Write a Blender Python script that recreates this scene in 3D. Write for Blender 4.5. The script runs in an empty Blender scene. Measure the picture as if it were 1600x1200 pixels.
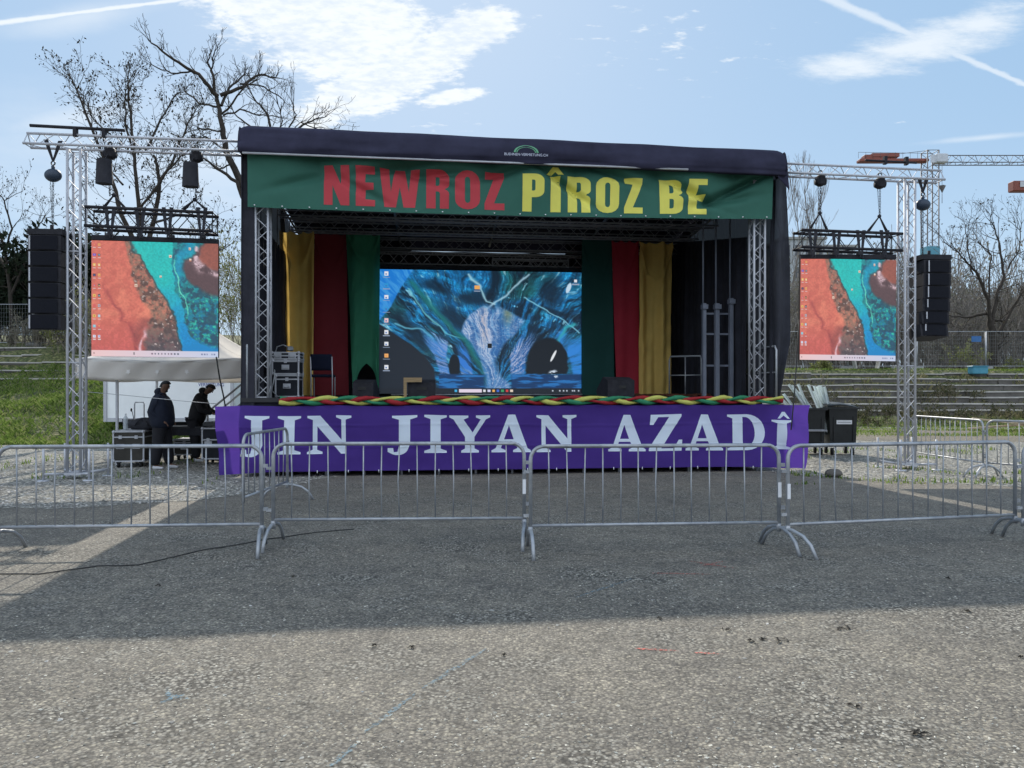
import bpy, bmesh, math, random
import numpy as np
from mathutils import Vector, Matrix, noise
random.seed(7)
R = math.radians
SC = bpy.context.scene
COL = SC.collection
# ------------------------------------------------------------------ camera, sky, sun, exposure
F = 1150.0; HY = 610.0; EYE = 1.6
cd = bpy.data.cameras.new('camera'); cam = bpy.data.objects.new('camera', cd); COL.objects.link(cam)
cd.sensor_width = 36; cd.lens = F / 1600 * 36; cd.clip_end = 3000; cd.clip_start = 0.1
cam.location = (0, 0, EYE); cam.rotation_euler = (R(90), 0, 0); cd.shift_y = (HY - 600) / 1600
SC.camera = cam
EXPO = 1.3
SKY = 0.105
SUN_AZ = -8.6; SUN_EL = 35.8          # degrees, azimuth from +Y towards +X
SC.view_settings.view_transform = 'Standard'; SC.view_settings.look = 'None'
SC.view_settings.exposure = EXPO; SC.view_settings.gamma = 1; SC.view_settings.use_curve_mapping = False
sl = bpy.data.lights.new('sun', 'SUN'); sl.energy = 1.95; sl.angle = R(0.55); sl.color = (1, .93, .82)
so = bpy.data.objects.new('sun', sl); COL.objects.link(so)
sd = Vector((math.sin(R(SUN_AZ)) * math.cos(R(SUN_EL)), math.cos(R(SUN_AZ)) * math.cos(R(SUN_EL)), math.sin(R(SUN_EL))))
so.rotation_euler = sd.to_track_quat('Z', 'Y').to_euler(); so.location = sd * 60


class N:      # tiny arithmetic on shader sockets
    def __init__(s, nt, sock): s.nt = nt; s.s = sock
    def _m(s, op, *a, clamp=False):
        n = s.nt.nodes.new('ShaderNodeMath'); n.operation = op; n.use_clamp = clamp
        for i, x in enumerate((s,) + a):
            if isinstance(x, N): s.nt.links.new(x.s, n.inputs[i])
            else: n.inputs[i].default_value = float(x)
        return N(s.nt, n.outputs[0])
    def __add__(s, o): return s._m('ADD', o)
    def __sub__(s, o): return s._m('SUBTRACT', o)
    def __mul__(s, o): return s._m('MULTIPLY', o)
    def __truediv__(s, o): return s._m('DIVIDE', o)
    def max(s, o): return s._m('MAXIMUM', o)
    def min(s, o): return s._m('MINIMUM', o)
    def abs(s): return s._m('ABSOLUTE')
    def sqrt(s): return s._m('SQRT')
    def clamp(s): return s._m('ADD', 0.0, clamp=True)
    def step(s, a, b):      # smoothstep
        n = s.nt.nodes.new('ShaderNodeMapRange'); n.interpolation_type = 'SMOOTHSTEP'
        s.nt.links.new(s.s, n.inputs[0]); n.inputs[1].default_value = a; n.inputs[2].default_value = b
        return N(s.nt, n.outputs[0])


w = bpy.data.worlds.new('World'); SC.world = w; w.use_nodes = True
nt = w.node_tree; nt.nodes.clear()
L = nt.links.new
out = nt.nodes.new('ShaderNodeOutputWorld'); bg = nt.nodes.new('ShaderNodeBackground'); L(bg.outputs[0], out.inputs[0])
sky = nt.nodes.new('ShaderNodeTexSky'); sky.sky_type = 'NISHITA'; sky.sun_disc = False
sky.sun_elevation = R(SUN_EL); sky.sun_rotation = R(SUN_AZ); sky.air_density = 1.0; sky.dust_density = 0.6; sky.ozone_density = 1.0
tc = nt.nodes.new('ShaderNodeTexCoord'); sp = nt.nodes.new('ShaderNodeSeparateXYZ'); L(tc.outputs['Generated'], sp.inputs[0])
dx, dy, dz = (N(nt, sp.outputs[i]) for i in range(3))
yy = dy.max(0.05)
X0 = dx / yy * F + 800          # direction coordinates: where a far cloud stands over the horizon
Y0 = (dz / yy * F) * -1 + HY
cmb = nt.nodes.new('ShaderNodeCombineXYZ')
dzz = dz.max(0.03) + 0.12
for i, q in enumerate((dx / dzz, dy / dzz)): L(q.s, cmb.inputs[i])


def skynoise(scale, detail, rough=.55, sx=1, sy=1, off=0, rot=0):
    mp = nt.nodes.new('ShaderNodeMapping'); L(cmb.outputs[0], mp.inputs[0])
    mp.inputs['Scale'].default_value = (sx, sy, 1); mp.inputs['Location'].default_value = (off, off, 0); mp.inputs['Rotation'].default_value = (0, 0, R(rot))
    n = nt.nodes.new('ShaderNodeTexNoise'); n.inputs['Scale'].default_value = scale; n.inputs['Detail'].default_value = detail
    n.inputs['Roughness'].default_value = rough; L(mp.outputs[0], n.inputs['Vector'])
    return N(nt, n.outputs[0])


def ell(cx, cy, rx, ry, a=0):
    c, s_ = math.cos(R(a)), math.sin(R(a)); ex = X0 - cx; ey = Y0 - cy
    p = (ex * c + ey * s_) / rx; q = (ey * c - ex * s_) / ry
    return (((p * p + q * q).sqrt()) * -1 + 1)


n1 = skynoise(5, 8, .62); n2 = skynoise(26, 6, .6, 1, 1.6, 3, 20); n3 = skynoise(2.6, 5, .6, 1, 1, 9)
big = ell(500, 20, 215, 105, 20).max(ell(620, 115, 185, 48, -24)).max(ell(735, 50, 78, 42, -10)).max(ell(520, 165, 75, 30, -38)).max(ell(705, 152, 62, 13, -8) - .1).max(ell(860, -230, 420, 150, 4))
d1 = (big + (n1 - .5) * 1.1 + (n2 - .5) * .9).step(-.08, .3)
tex = n2.step(.36, .56)
d1 = d1 * ((n2 * .55 + n1 * .45).step(.38, .58) * .45 + .55)
mid = ell(1440, 70, 185, 42, -13).max(ell(1330, 100, 120, 30, -4)).max(ell(1530, 38, 110, 38, -14))
d2 = (mid + (skynoise(5, 9, .7, 1, 2.2, 5, -15) - .5) * 2.1).step(.02, .95) * .75
puf = ell(1060, 60, 270, 110).max(ell(690, 195, 100, 28)).max(ell(1330, 190, 120, 12))
d3 = (puf * .35 + (skynoise(15, 7, .6, 1, 1.9, 1) - .5) * 2.2).step(.36, .85) * puf.step(0, .3) * .85
wis = ell(120, 185, 200, 34, -10).max(ell(120, 28, 190, 34, -10)).max(ell(1540, 215, 140, 7, -5))
d4 = (wis + (n1 - .5) * .9).step(0, 1.1) * .45
far = ell(250, 260, 620, 200)
d5 = (far + (n3 - .5) * 1.2).step(.1, 1.3) * .5


def line(x1, y1, x2, y2, w1, w2, k):
    l_ = math.hypot(x2 - x1, y2 - y1); ux, uy = (x2 - x1) / l_, (y2 - y1) / l_
    t = (X0 - x1) * ux + (Y0 - y1) * uy; d = ((Y0 - y1) * ux - (X0 - x1) * uy).abs()
    wd = (t / l_).clamp() * (w2 - w1) + w1 + (skynoise(22, 5, .6, 1, 1, 2) - .5) * w1 * 1.2
    return ((d / wd.max(.5)) * -1 + 1).step(0, .8) * k


d6 = line(-600, 112, 340, -8, 9, 4, .85); d7 = line(1200, -45, 1660, 158, 13, 4, .55) * (X0.step(-1, 1) * 1)
den = d1.max(d2).max(d3).max(d4).max(d5 * .8).max(d6).max(d7) * dy.step(.02, .25)
behind = (skynoise(3, 7, .6, 1, 1, 4)).step(.36, .6) * ((dy.step(-.25, .1) * -1) + 1) * dz.step(.02, .15)      # unseen bright clouds added behind the camera to lift the shaded stage front
den = den.clamp()
hz = (dz.step(0, .32) * -1 + 1) * .45                       # pale air low over the horizon
sx = nt.nodes.new('ShaderNodeSeparateXYZ'); L(sky.outputs[0], sx.inputs[0]); cx = nt.nodes.new('ShaderNodeCombineXYZ')
for i, base_ in enumerate((.66, 1.24, 1.98)):                # glow round the sun compressed, even blue added to lift ambient light
    c_ = N(nt, sx.outputs[i]); c_ = c_ / (c_ / 4.5 + 1) * .5 + base_; L(c_.s, cx.inputs[i])
mx0 = nt.nodes.new('ShaderNodeMixRGB'); L(cx.outputs[0], mx0.inputs[1]); L(hz.s, mx0.inputs[0]); mx0.inputs[2].default_value = (2.6, 3.35, 3.95, 1)
mx = nt.nodes.new('ShaderNodeMixRGB'); L(mx0.outputs[0], mx.inputs[1]); L(den.s, mx.inputs[0]); mx.inputs[2].default_value = (3.75, 3.95, 4.1, 1)
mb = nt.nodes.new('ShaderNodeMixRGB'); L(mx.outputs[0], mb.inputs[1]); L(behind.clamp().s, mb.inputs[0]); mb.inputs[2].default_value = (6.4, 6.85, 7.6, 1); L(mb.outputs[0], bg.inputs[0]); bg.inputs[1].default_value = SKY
w.cycles.sampling_method = 'MANUAL'; w.cycles.sample_map_resolution = 512

# ------------------------------------------------------------------ frames and mesh builder
A = R(6.05); Y00 = 14.17; CA, SA = math.cos(A), math.sin(A)
def SP(u, v, z): return Vector((u * CA - v * SA, Y00 + u * SA + v * CA, z))        # stage frame -> world
def at(px, py, Y): return Vector(((px - 800) * Y / F, Y, EYE + (HY - py) * Y / F))  # a traced point at a known distance
def gnd(px, py): return at(px, py, EYE * F / (py - HY))
def su(px, v=0):      # u on the stage plane v seen at column px
    k = (px - 800) / F
    # X = u CA - v SA ; Y = Y00 + u SA + v CA ; X = kY
    return (k * (Y00 + v * CA) + v * SA) / (CA - k * SA)
def sz(px, py, v=0):
    u = su(px, v); return EYE + (HY - py) * (Y00 + u * SA + v * CA) / F
def SQ(px, py, v=0): return SP(su(px, v), v, sz(px, py, v))


def put(o, label=None, cat=None, group=None, kind=None):
    if label: o['label'] = label
    if cat: o['category'] = cat
    if group: o['group'] = group
    if kind: o['kind'] = kind
    return o


def thing(name, loc, rz=0, label=None, cat=None, group=None, kind=None):
    o = bpy.data.objects.new(name, None); COL.objects.link(o); o.location = loc; o.rotation_euler = (0, 0, rz); o.empty_display_size = .2
    return put(o, label, cat, group, kind)


def wm(o):
    m = Matrix.Translation(o.location) @ o.rotation_euler.to_matrix().to_4x4()
    return wm(o.parent) @ m if o.parent else m


class MB:
    def __init__(s, T=None):
        s.v = []; s.f = []; s.sm = []; s.T = T; s.mi = []; s.cur = 0; s.mats = []
    def add(s, vs, fs, smooth=False):
        b = len(s.v)
        s.v.extend(tuple(s.T(*p)) if s.T else tuple(p) for p in vs)
        s.f.extend([tuple(b + i for i in f) for f in fs]); s.sm.extend([smooth] * len(fs)); s.mi.extend([s.cur] * len(fs))
        return s
    def box(s, c, d, rz=0, rx=0, ry=0):
        x, y, z = d[0] / 2, d[1] / 2, d[2] / 2
        m = Matrix.Rotation(rz, 3, 'Z') @ Matrix.Rotation(ry, 3, 'Y') @ Matrix.Rotation(rx, 3, 'X'); c = Vector(c)
        vs = [c + m @ Vector(p) for p in ((-x, -y, -z), (x, -y, -z), (x, y, -z), (-x, y, -z), (-x, -y, z), (x, -y, z), (x, y, z), (-x, y, z))]
        return s.add(vs, [(0, 3, 2, 1), (4, 5, 6, 7), (0, 1, 5, 4), (1, 2, 6, 5), (2, 3, 7, 6), (3, 0, 4, 7)])
    def bbox(s, c, d, b=.01, rz=0):      # box with chamfered vertical and top edges
        x, y, z = d[0] / 2, d[1] / 2, d[2] / 2; m = Matrix.Rotation(rz, 3, 'Z'); c = Vector(c)
        def ring(e, zz): return [c + m @ Vector(p) for p in ((-x + e, -y + e + b, zz), (-x + e + b, -y + e, zz), (x - e - b, -y + e, zz), (x - e, -y + e + b, zz), (x - e, y - e - b, zz), (x - e - b, y - e, zz), (-x + e + b, y - e, zz), (-x + e, y - e - b, zz))]
        vs = ring(b, -z) + ring(0, -z + b) + ring(0, z - b) + ring(b, z)
        fs = [tuple(range(7, -1, -1)), tuple(range(24, 32))]
        for k in range(3):
            for i in range(8): j = (i + 1) % 8; fs.append((k * 8 + i, k * 8 + j, k * 8 + 8 + j, k * 8 + 8 + i))
        return s.add(vs, fs)
    def tube(s, pts, r, n=8, cap=True, smooth=True):
        pts = [Vector(p) for p in pts]; m = len(pts); rr = r if isinstance(r, (list, tuple)) else [r] * m
        vs = []; up = None
        for i, p in enumerate(pts):
            d = (pts[min(i + 1, m - 1)] - pts[max(i - 1, 0)])
            if d.length < 1e-9: d = Vector((0, 0, 1))
            d.normalize()
            if up is None: up = Vector((0, 0, 1)) if abs(d.z) < .9 else Vector((1, 0, 0))
            a = d.cross(up)
            if a.length < 1e-6: a = d.orthogonal()
            a.normalize(); b = d.cross(a); up = -b if False else up
            for k in range(n):
                t = 2 * math.pi * k / n; vs.append(p + (a * math.cos(t) + b * math.sin(t)) * rr[i])
        fs = []
        for i in range(m - 1):
            for k in range(n):
                j = (k + 1) % n; fs.append((i * n + k, i * n + j, i * n + n + j, i * n + n + k))
        if cap: fs.append(tuple(range(n - 1, -1, -1))); fs.append(tuple((m - 1) * n + k for k in range(n)))
        return s.add(vs, fs, smooth)
    def cyl(s, a, b, r, n=12, r2=None): return s.tube([a, b], [r, r if r2 is None else r2], n)
    def grid(s, nu, nv, fn, smooth=True, closed=False):
        vs = [fn(i / (nu - 1), j / (nv - 1)) for j in range(nv) for i in range(nu)]
        fs = [(j * nu + i, j * nu + i + 1, (j + 1) * nu + i + 1, (j + 1) * nu + i) for j in range(nv - 1) for i in range(nu - 1)]
        return s.add(vs, fs, smooth)
    def ball(s, c, r, nu=12, nv=8, jit=0):
        c = Vector(c); r = r if hasattr(r, '__len__') else (r, r, r); vs = []; fs = []
        for j in range(1, nv):
            for i in range(nu):
                t = math.pi * j / nv; a = 2 * math.pi * i / nu; k = 1 + random.uniform(-jit, jit)
                vs.append(c + Vector((r[0] * math.sin(t) * math.cos(a), r[1] * math.sin(t) * math.sin(a), r[2] * math.cos(t))) * k)
        vs += [c + Vector((0, 0, r[2])), c - Vector((0, 0, r[2]))]; T_, B_ = len(vs) - 2, len(vs) - 1
        for j in range(nv - 2):
            for i in range(nu): q = (i + 1) % nu; fs.append((j * nu + i, (j + 1) * nu + i, (j + 1) * nu + q, j * nu + q))
        for i in range(nu): q = (i + 1) % nu; fs.append((T_, i, q)); fs.append((B_, (nv - 2) * nu + q, (nv - 2) * nu + i))
        return s.add(vs, fs, True)
    def prism(s, poly, fn, d):      # poly of (a,b); fn(a,b,h)->point, thickness h 0..d
        n = len(poly)
        return s.add([fn(a, b, 0) for a, b in poly] + [fn(a, b, d) for a, b in poly],
                     [tuple(range(n - 1, -1, -1)), tuple(range(n, 2 * n))] + [(i, (i + 1) % n, n + (i + 1) % n, n + i) for i in range(n)])
    def build(s, name, mat, parent=None, label=None, cat=None, group=None, kind=None, loc=None, rz=0, thick=0):
        me = bpy.data.meshes.new(name); o = bpy.data.objects.new(name, me); COL.objects.link(o)
        if parent is not None:
            o.parent = parent; M = wm(parent)
        else:
            if loc is None:
                a = np.array(s.v); loc = ((a[:, 0].min() + a[:, 0].max()) / 2, (a[:, 1].min() + a[:, 1].max()) / 2, a[:, 2].min())
            o.location = loc; o.rotation_euler = (0, 0, rz); M = wm(o)
        Mi = np.array(M.inverted()); a = np.array(s.v); a = a @ Mi[:3, :3].T + Mi[:3, 3]
        me.from_pydata(a.tolist(), [], s.f)
        me.polygons.foreach_set('use_smooth', s.sm)
        if isinstance(mat, (list, tuple)):
            for q in mat: me.materials.append(q)
            me.polygons.foreach_set('material_index', s.mi)
        else: me.materials.append(mat)
        me.update()
        if thick:
            md = o.modifiers.new('thickness', 'SOLIDIFY'); md.thickness = thick; md.offset = 0
        return put(o, label, cat, group, kind)


def kids(o): return [c for c in bpy.data.objects if c.parent == o]
def copy_tree(o, loc=None, rz=None, parent=None, label=None, group=None):
    c = o.copy(); COL.objects.link(c)
    if parent is not None: c.parent = parent
    if loc is not None: c.location = loc
    if rz is not None: c.rotation_euler = (0, 0, rz)
    if label: c['label'] = label
    if group: c['group'] = group
    for k in kids(o): copy_tree(k, parent=c)
    return c


# ------------------------------------------------------------------ materials
def mat(name, c, rough=.6, metal=0, var=.15, vs=3.0, bump=0, bs=40, spec=.4, c2=None, trans=0, alpha=None, coord='Object', stretch=None, fine=0):
    m = bpy.data.materials.new(name); m.use_nodes = True; t = m.node_tree; b = t.nodes['Principled BSDF']
    b.inputs['Roughness'].default_value = rough; b.inputs['Metallic'].default_value = metal; b.inputs['Specular IOR Level'].default_value = spec
    co = t.nodes.new('ShaderNodeTexCoord'); src = co.outputs[coord]
    if stretch:
        mp = t.nodes.new('ShaderNodeMapping'); mp.inputs['Scale'].default_value = stretch; t.links.new(src, mp.inputs[0]); src = mp.outputs[0]
    n = t.nodes.new('ShaderNodeTexNoise'); n.inputs['Scale'].default_value = vs; n.inputs['Detail'].default_value = 6; n.inputs['Roughness'].default_value = .65; t.links.new(src, n.inputs['Vector'])
    r = t.nodes.new('ShaderNodeValToRGB'); e = r.color_ramp.elements; e[0].position = .3; e[1].position = .7
    c2 = c2 or tuple(min(1, x * (1 + var) + .01 * var) for x in c)
    e[0].color = (*[x * (1 - var) for x in c], 1); e[1].color = (*c2, 1)
    t.links.new(n.outputs[0], r.inputs[0]); t.links.new(r.outputs[0], b.inputs['Base Color'])
    if bump:
        n2 = t.nodes.new('ShaderNodeTexNoise'); n2.inputs['Scale'].default_value = bs; n2.inputs['Detail'].default_value = 4; t.links.new(src, n2.inputs['Vector'])
        bp = t.nodes.new('ShaderNodeBump'); bp.inputs['Strength'].default_value = bump; bp.inputs['Distance'].default_value = .02
        t.links.new(n2.outputs[0], bp.inputs['Height']); t.links.new(bp.outputs[0], b.inputs['Normal'])
    o = t.nodes['Material Output']; last = b.outputs[0]
    if trans:
        tr = t.nodes.new('ShaderNodeBsdfTranslucent'); t.links.new(r.outputs[0], tr.inputs[0]); mx = t.nodes.new('ShaderNodeMixShader'); mx.inputs[0].default_value = trans
        t.links.new(last, mx.inputs[1]); t.links.new(tr.outputs[0], mx.inputs[2]); last = mx.outputs[0]
    if alpha is not None:
        tp = t.nodes.new('ShaderNodeBsdfTransparent'); mx = t.nodes.new('ShaderNodeMixShader'); mx.inputs[0].default_value = alpha
        t.links.new(tp.outputs[0], mx.inputs[1]); t.links.new(last, mx.inputs[2]); last = mx.outputs[0]
    t.links.new(last, o.inputs[0])
    return m


def emis(name, c, k=1.0):
    m = bpy.data.materials.new(name); m.use_nodes = True; b = m.node_tree.nodes['Principled BSDF']
    b.inputs['Base Color'].default_value = (.02, .02, .02, 1); b.inputs['Emission Color'].default_value = (*c, 1); b.inputs['Emission Strength'].default_value = k
    return m


def srgb(r, g, b): return tuple(((x / 255 + .055) / 1.055) ** 2.4 if x > 10 else x / 255 / 12.92 for x in (r, g, b))


ALU = mat('aluminium', (.46, .47, .5), .55, .45, .12, 6)
GALV = mat('galvanised_steel', (.34, .37, .41), .5, .5, .35, 4, .2, 45, c2=(.47, .48, .49))
BLK = mat('black_metal', (.02, .02, .025), .7, 0, .3, 8, spec=.2)
BLKF = mat('black_fabric', (.022, .023, .03), .9, 0, .3, 5, .2, 60)
RUB = mat('rubber', (.02, .02, .02), .8)
WHT = mat('white_sticker', (.75, .76, .78), .5)
# ------------------------------------------------------------------ ground
def ground_mat(name, stops, vscale, patch, bump=.6, dist=.006, tint=None):
    m = bpy.data.materials.new(name); m.use_nodes = True; t = m.node_tree; b = t.nodes['Principled BSDF']; K = t.links.new
    b.inputs['Roughness'].default_value = .85; b.inputs['Specular IOR Level'].default_value = .3
    co = t.nodes.new('ShaderNodeTexCoord')
    def nz(sc, de, ro=.6):
        n = t.nodes.new('ShaderNodeTexNoise'); n.inputs['Scale'].default_value = sc; n.inputs['Detail'].default_value = de; n.inputs['Roughness'].default_value = ro; K(co.outputs['Object'], n.inputs['Vector']); return n
    v = t.nodes.new('ShaderNodeTexVoronoi'); v.inputs['Scale'].default_value = vscale; K(co.outputs['Object'], v.inputs['Vector'])
    v2 = t.nodes.new('ShaderNodeTexVoronoi'); v2.inputs['Scale'].default_value = vscale * .42; K(co.outputs['Object'], v2.inputs['Vector'])
    sep = t.nodes.new('ShaderNodeSeparateColor'); K(v.outputs['Color'], sep.inputs[0])
    r = t.nodes.new('ShaderNodeValToRGB'); cr = r.color_ramp
    while len(cr.elements) < len(stops): cr.elements.new(.5)
    for e, (p, c) in zip(cr.elements, stops): e.position = p; e.color = (*c, 1)
    K(sep.outputs[0], r.inputs[0])
    # gaps between stones are dark
    rg = t.nodes.new('ShaderNodeMapRange'); K(v.outputs['Distance'], rg.inputs[0]); rg.inputs[1].default_value = .25; rg.inputs[2].default_value = .75; rg.inputs[3].default_value = 1.08; rg.inputs[4].default_value = .6
    m1 = t.nodes.new('ShaderNodeMixRGB'); m1.blend_type = 'MULTIPLY'; m1.inputs[0].default_value = 1; K(r.outputs[0], m1.inputs[1]); K(rg.outputs[0], m1.inputs[2])
    big = nz(.7, 9, .74); r2 = t.nodes.new('ShaderNodeValToRGB'); e = r2.color_ramp.elements; e[0].position = .32; e[0].color = (*patch[0], 1); e[1].position = .68; e[1].color = (*patch[1], 1)
    K(big.outputs[0], r2.inputs[0])
    m2 = t.nodes.new('ShaderNodeMixRGB'); m2.blend_type = 'MULTIPLY'; m2.inputs[0].default_value = 1; K(m1.outputs[0], m2.inputs[1]); K(r2.outputs[0], m2.inputs[2])
    med = nz(4.5, 7, .7); r3 = t.nodes.new('ShaderNodeMapRange'); K(med.outputs[0], r3.inputs[0]); r3.inputs[1].default_value = .3; r3.inputs[2].default_value = .7; r3.inputs[3].default_value = .72; r3.inputs[4].default_value = 1.24
    m3 = t.nodes.new('ShaderNodeMixRGB'); m3.blend_type = 'MULTIPLY'; m3.inputs[0].default_value = 1; K(m2.outputs[0], m3.inputs[1]); K(r3.outputs[0], m3.inputs[2])
    last = m3.outputs[0]
    if name == 'worn_asphalt':      # worn patches where the binder is gone and bare stones stand in dark gaps
        vc = t.nodes.new('ShaderNodeTexVoronoi'); vc.inputs['Scale'].default_value = 46; K(co.outputs['Object'], vc.inputs['Vector'])
        sc_ = t.nodes.new('ShaderNodeSeparateColor'); K(vc.outputs['Color'], sc_.inputs[0]); rc_ = t.nodes.new('ShaderNodeValToRGB'); e = rc_.color_ramp.elements; e[0].color = (.13, .12, .105, 1); e[1].color = (.46, .43, .36, 1); K(sc_.outputs[0], rc_.inputs[0])
        gp_ = t.nodes.new('ShaderNodeMapRange'); K(vc.outputs['Distance'], gp_.inputs[0]); gp_.inputs[1].default_value = .3; gp_.inputs[2].default_value = .62; gp_.inputs[3].default_value = 1.0; gp_.inputs[4].default_value = .16
        mm = t.nodes.new('ShaderNodeMixRGB'); mm.blend_type = 'MULTIPLY'; mm.inputs[0].default_value = 1; K(rc_.outputs[0], mm.inputs[1]); K(gp_.outputs[0], mm.inputs[2])
        pn = nz(.9, 7, .72); pm_ = t.nodes.new('ShaderNodeMapRange'); K(pn.outputs[0], pm_.inputs[0]); pm_.inputs[1].default_value = .49; pm_.inputs[2].default_value = .6; pm_.inputs[4].default_value = .8
        mf = t.nodes.new('ShaderNodeMixRGB'); K(pm_.outputs[0], mf.inputs[0]); K(last, mf.inputs[1]); K(mm.outputs[0], mf.inputs[2]); last = mf.outputs[0]
    K(last, b.inputs['Base Color'])
    inv = t.nodes.new('ShaderNodeMath'); inv.operation = 'ADD'; K(v.outputs['Distance'], inv.inputs[0]); K(v2.outputs['Distance'], inv.inputs[1])
    bp = t.nodes.new('ShaderNodeBump'); bp.invert = True; bp.inputs['Strength'].default_value = bump; bp.inputs['Distance'].default_value = dist; K(inv.outputs[0], bp.inputs['Height']); K(bp.outputs[0], b.inputs['Normal'])
    return m


ASPH = ground_mat('worn_asphalt', [(0, (.125, .122, .12)), (.35, (.18, .175, .165)), (.62, (.235, .225, .21)), (.88, (.28, .27, .245)), (.985, (.4, .385, .34))], 62, ((.66, .625, .57), (1.08, 1.0, .86)), .7, .006)
GRAV = ground_mat('crushed_stone', [(0, (.14, .138, .134)), (.4, (.26, .255, .24)), (.75, (.38, .37, .34)), (1, (.6, .58, .53))], 22, ((.75, .74, .72), (1.15, 1.12, 1.0)), 1.0, .03)
DIRT = ground_mat('packed_dirt', [(0, (.14, .12, .095)), (.6, (.2, .175, .14)), (1, (.3, .27, .22))], 30, ((.75, .75, .7), (1.15, 1.1, 1.0)), .7, .015)


def sheet(name, poly, z, m, cell=None, kind='structure'):
    b = MB(); n = len(poly); b.add([(x, y, z) for x, y in poly], [tuple(range(n))]); return b.build(name, m, kind=kind, loc=(0, 0, z))


def rag(pts, amp, step=.25, seed=0):      # roughen an outline
    o = []
    for i, p in enumerate(pts):
        q = pts[(i + 1) % len(pts)]; d = math.hypot(q[0] - p[0], q[1] - p[1]); k = max(1, min(400, int(d / step)))
        for j in range(k):
            x = p[0] + (q[0] - p[0]) * j / k; y = p[1] + (q[1] - p[1]) * j / k
            v_ = Vector((x * .9 + seed, y * .9, 0)); o.append((x + amp * noise.noise(v_) * 2 + amp * .5 * noise.noise(v_ * 5), y + amp * noise.noise(v_ + Vector((31, 7, 0))) * 2 + amp * .5 * noise.noise(v_ * 5 + Vector((9, 9, 0)))))
    return o


b = MB(); b.add([(-1400, -200, 0), (1400, -200, 0), (1400, 2500, 0), (-1400, 2500, 0)], [(0, 1, 2, 3)]); b.build('asphalt_ground', ASPH, kind='structure', loc=(0, 0, 0))
GL = [(-40, 9.9), (-9, 10.2), (-6.2, 10.0), (-4.6, 10.6), (-3.6, 12.2), (-3.2, 15), (-3.2, 60), (-40, 60)]
GR = [(4.4, 60), (4.4, 16), (5.3, 14.0), (7.2, 12.6), (9.3, 12.0), (12.5, 12.8), (22, 13.4), (60, 14), (60, 60)]
sheet('gravel_left', rag(GL, .18), .004, GRAV); sheet('gravel_right', rag(GR, .2, seed=5), .004, GRAV)
sheet('dirt_track', rag([(6, 24.5), (14, 22.8), (40, 22), (40, 30), (6, 31)], .4, seed=8), .008, DIRT)

# loose stones lying on the ground (uncountable)
def stones(name, n, fn, smin, smax, m, seed):
    rnd = random.Random(seed); vs = np.array([(-1, 0, 0), (1, 0, 0), (0, -1, 0), (0, 1, 0), (0, 0, -1), (0, 0, 1)], float)
    fs = np.array([(0, 2, 5), (2, 1, 5), (1, 3, 5), (3, 0, 5)]); V = []; Q = []
    c = 0
    for i in range(n):
        p = fn(rnd)
        if p is None: continue
        s_ = smin + (smax - smin) * rnd.random() ** 3; a = rnd.random() * 6.3; ca, sa = math.cos(a), math.sin(a)
        q = vs * np.array([s_ * rnd.uniform(.7, 1.4), s_ * rnd.uniform(.5, 1), s_ * rnd.uniform(.15, .4) * (.5 if smax == .02 else 1)]) + np.array([[rnd.uniform(-.25, .25) * s_ for _ in range(3)] for _ in range(6)])
        q = np.stack([q[:, 0] * ca - q[:, 1] * sa + p[0], q[:, 0] * sa + q[:, 1] * ca + p[1], q[:, 2] + p[2] + s_ * .12], 1)
        V.append(q); Q.append(fs + c * 6); c += 1
    V = np.concatenate(V); Q = np.concatenate(Q)
    b = MB(); b.v = V.tolist(); b.f = Q.tolist(); b.sm = [False] * len(Q); b.mi = [0] * len(Q)
    return b.build(name, m, kind='stuff', loc=(0, 0, 0), label=None)


def cellmat(name, cols, rough=.8, trans=0):      # each loose piece its own colour
    m = bpy.data.materials.new(name); m.use_nodes = True; t = m.node_tree; b = t.nodes['Principled BSDF']; b.inputs['Roughness'].default_value = rough; b.inputs['Specular IOR Level'].default_value = .05
    g = t.nodes.new('ShaderNodeNewGeometry'); r = t.nodes.new('ShaderNodeValToRGB'); cr = r.color_ramp
    while len(cr.elements) < len(cols): cr.elements.new(.5)
    for i, (e, c) in enumerate(zip(cr.elements, cols)): e.position = i / (len(cols) - 1); e.color = (*c, 1)
    t.links.new(g.outputs['Random Per Island'], r.inputs[0]); t.links.new(r.outputs[0], b.inputs['Base Color'])
    if trans:
        tr_ = t.nodes.new('ShaderNodeBsdfTranslucent'); mx = t.nodes.new('ShaderNodeMixShader'); mx.inputs[0].default_value = trans
        t.links.new(r.outputs[0], tr_.inputs[0]); t.links.new(b.outputs[0], mx.inputs[1]); t.links.new(tr_.outputs[0], mx.inputs[2]); t.links.new(mx.outputs[0], t.nodes['Material Output'].inputs[0])
    return m


STN = cellmat('pebble', [(.2, .18, .15), (.3, .28, .24), (.38, .35, .29), (.48, .45, .38), (.66, .62, .52)])
STN2 = cellmat('crushed_pebble', [(.16, .15, .14), (.25, .24, .22), (.33, .32, .29), (.36, .35, .32), (.55, .53, .5)])


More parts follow.
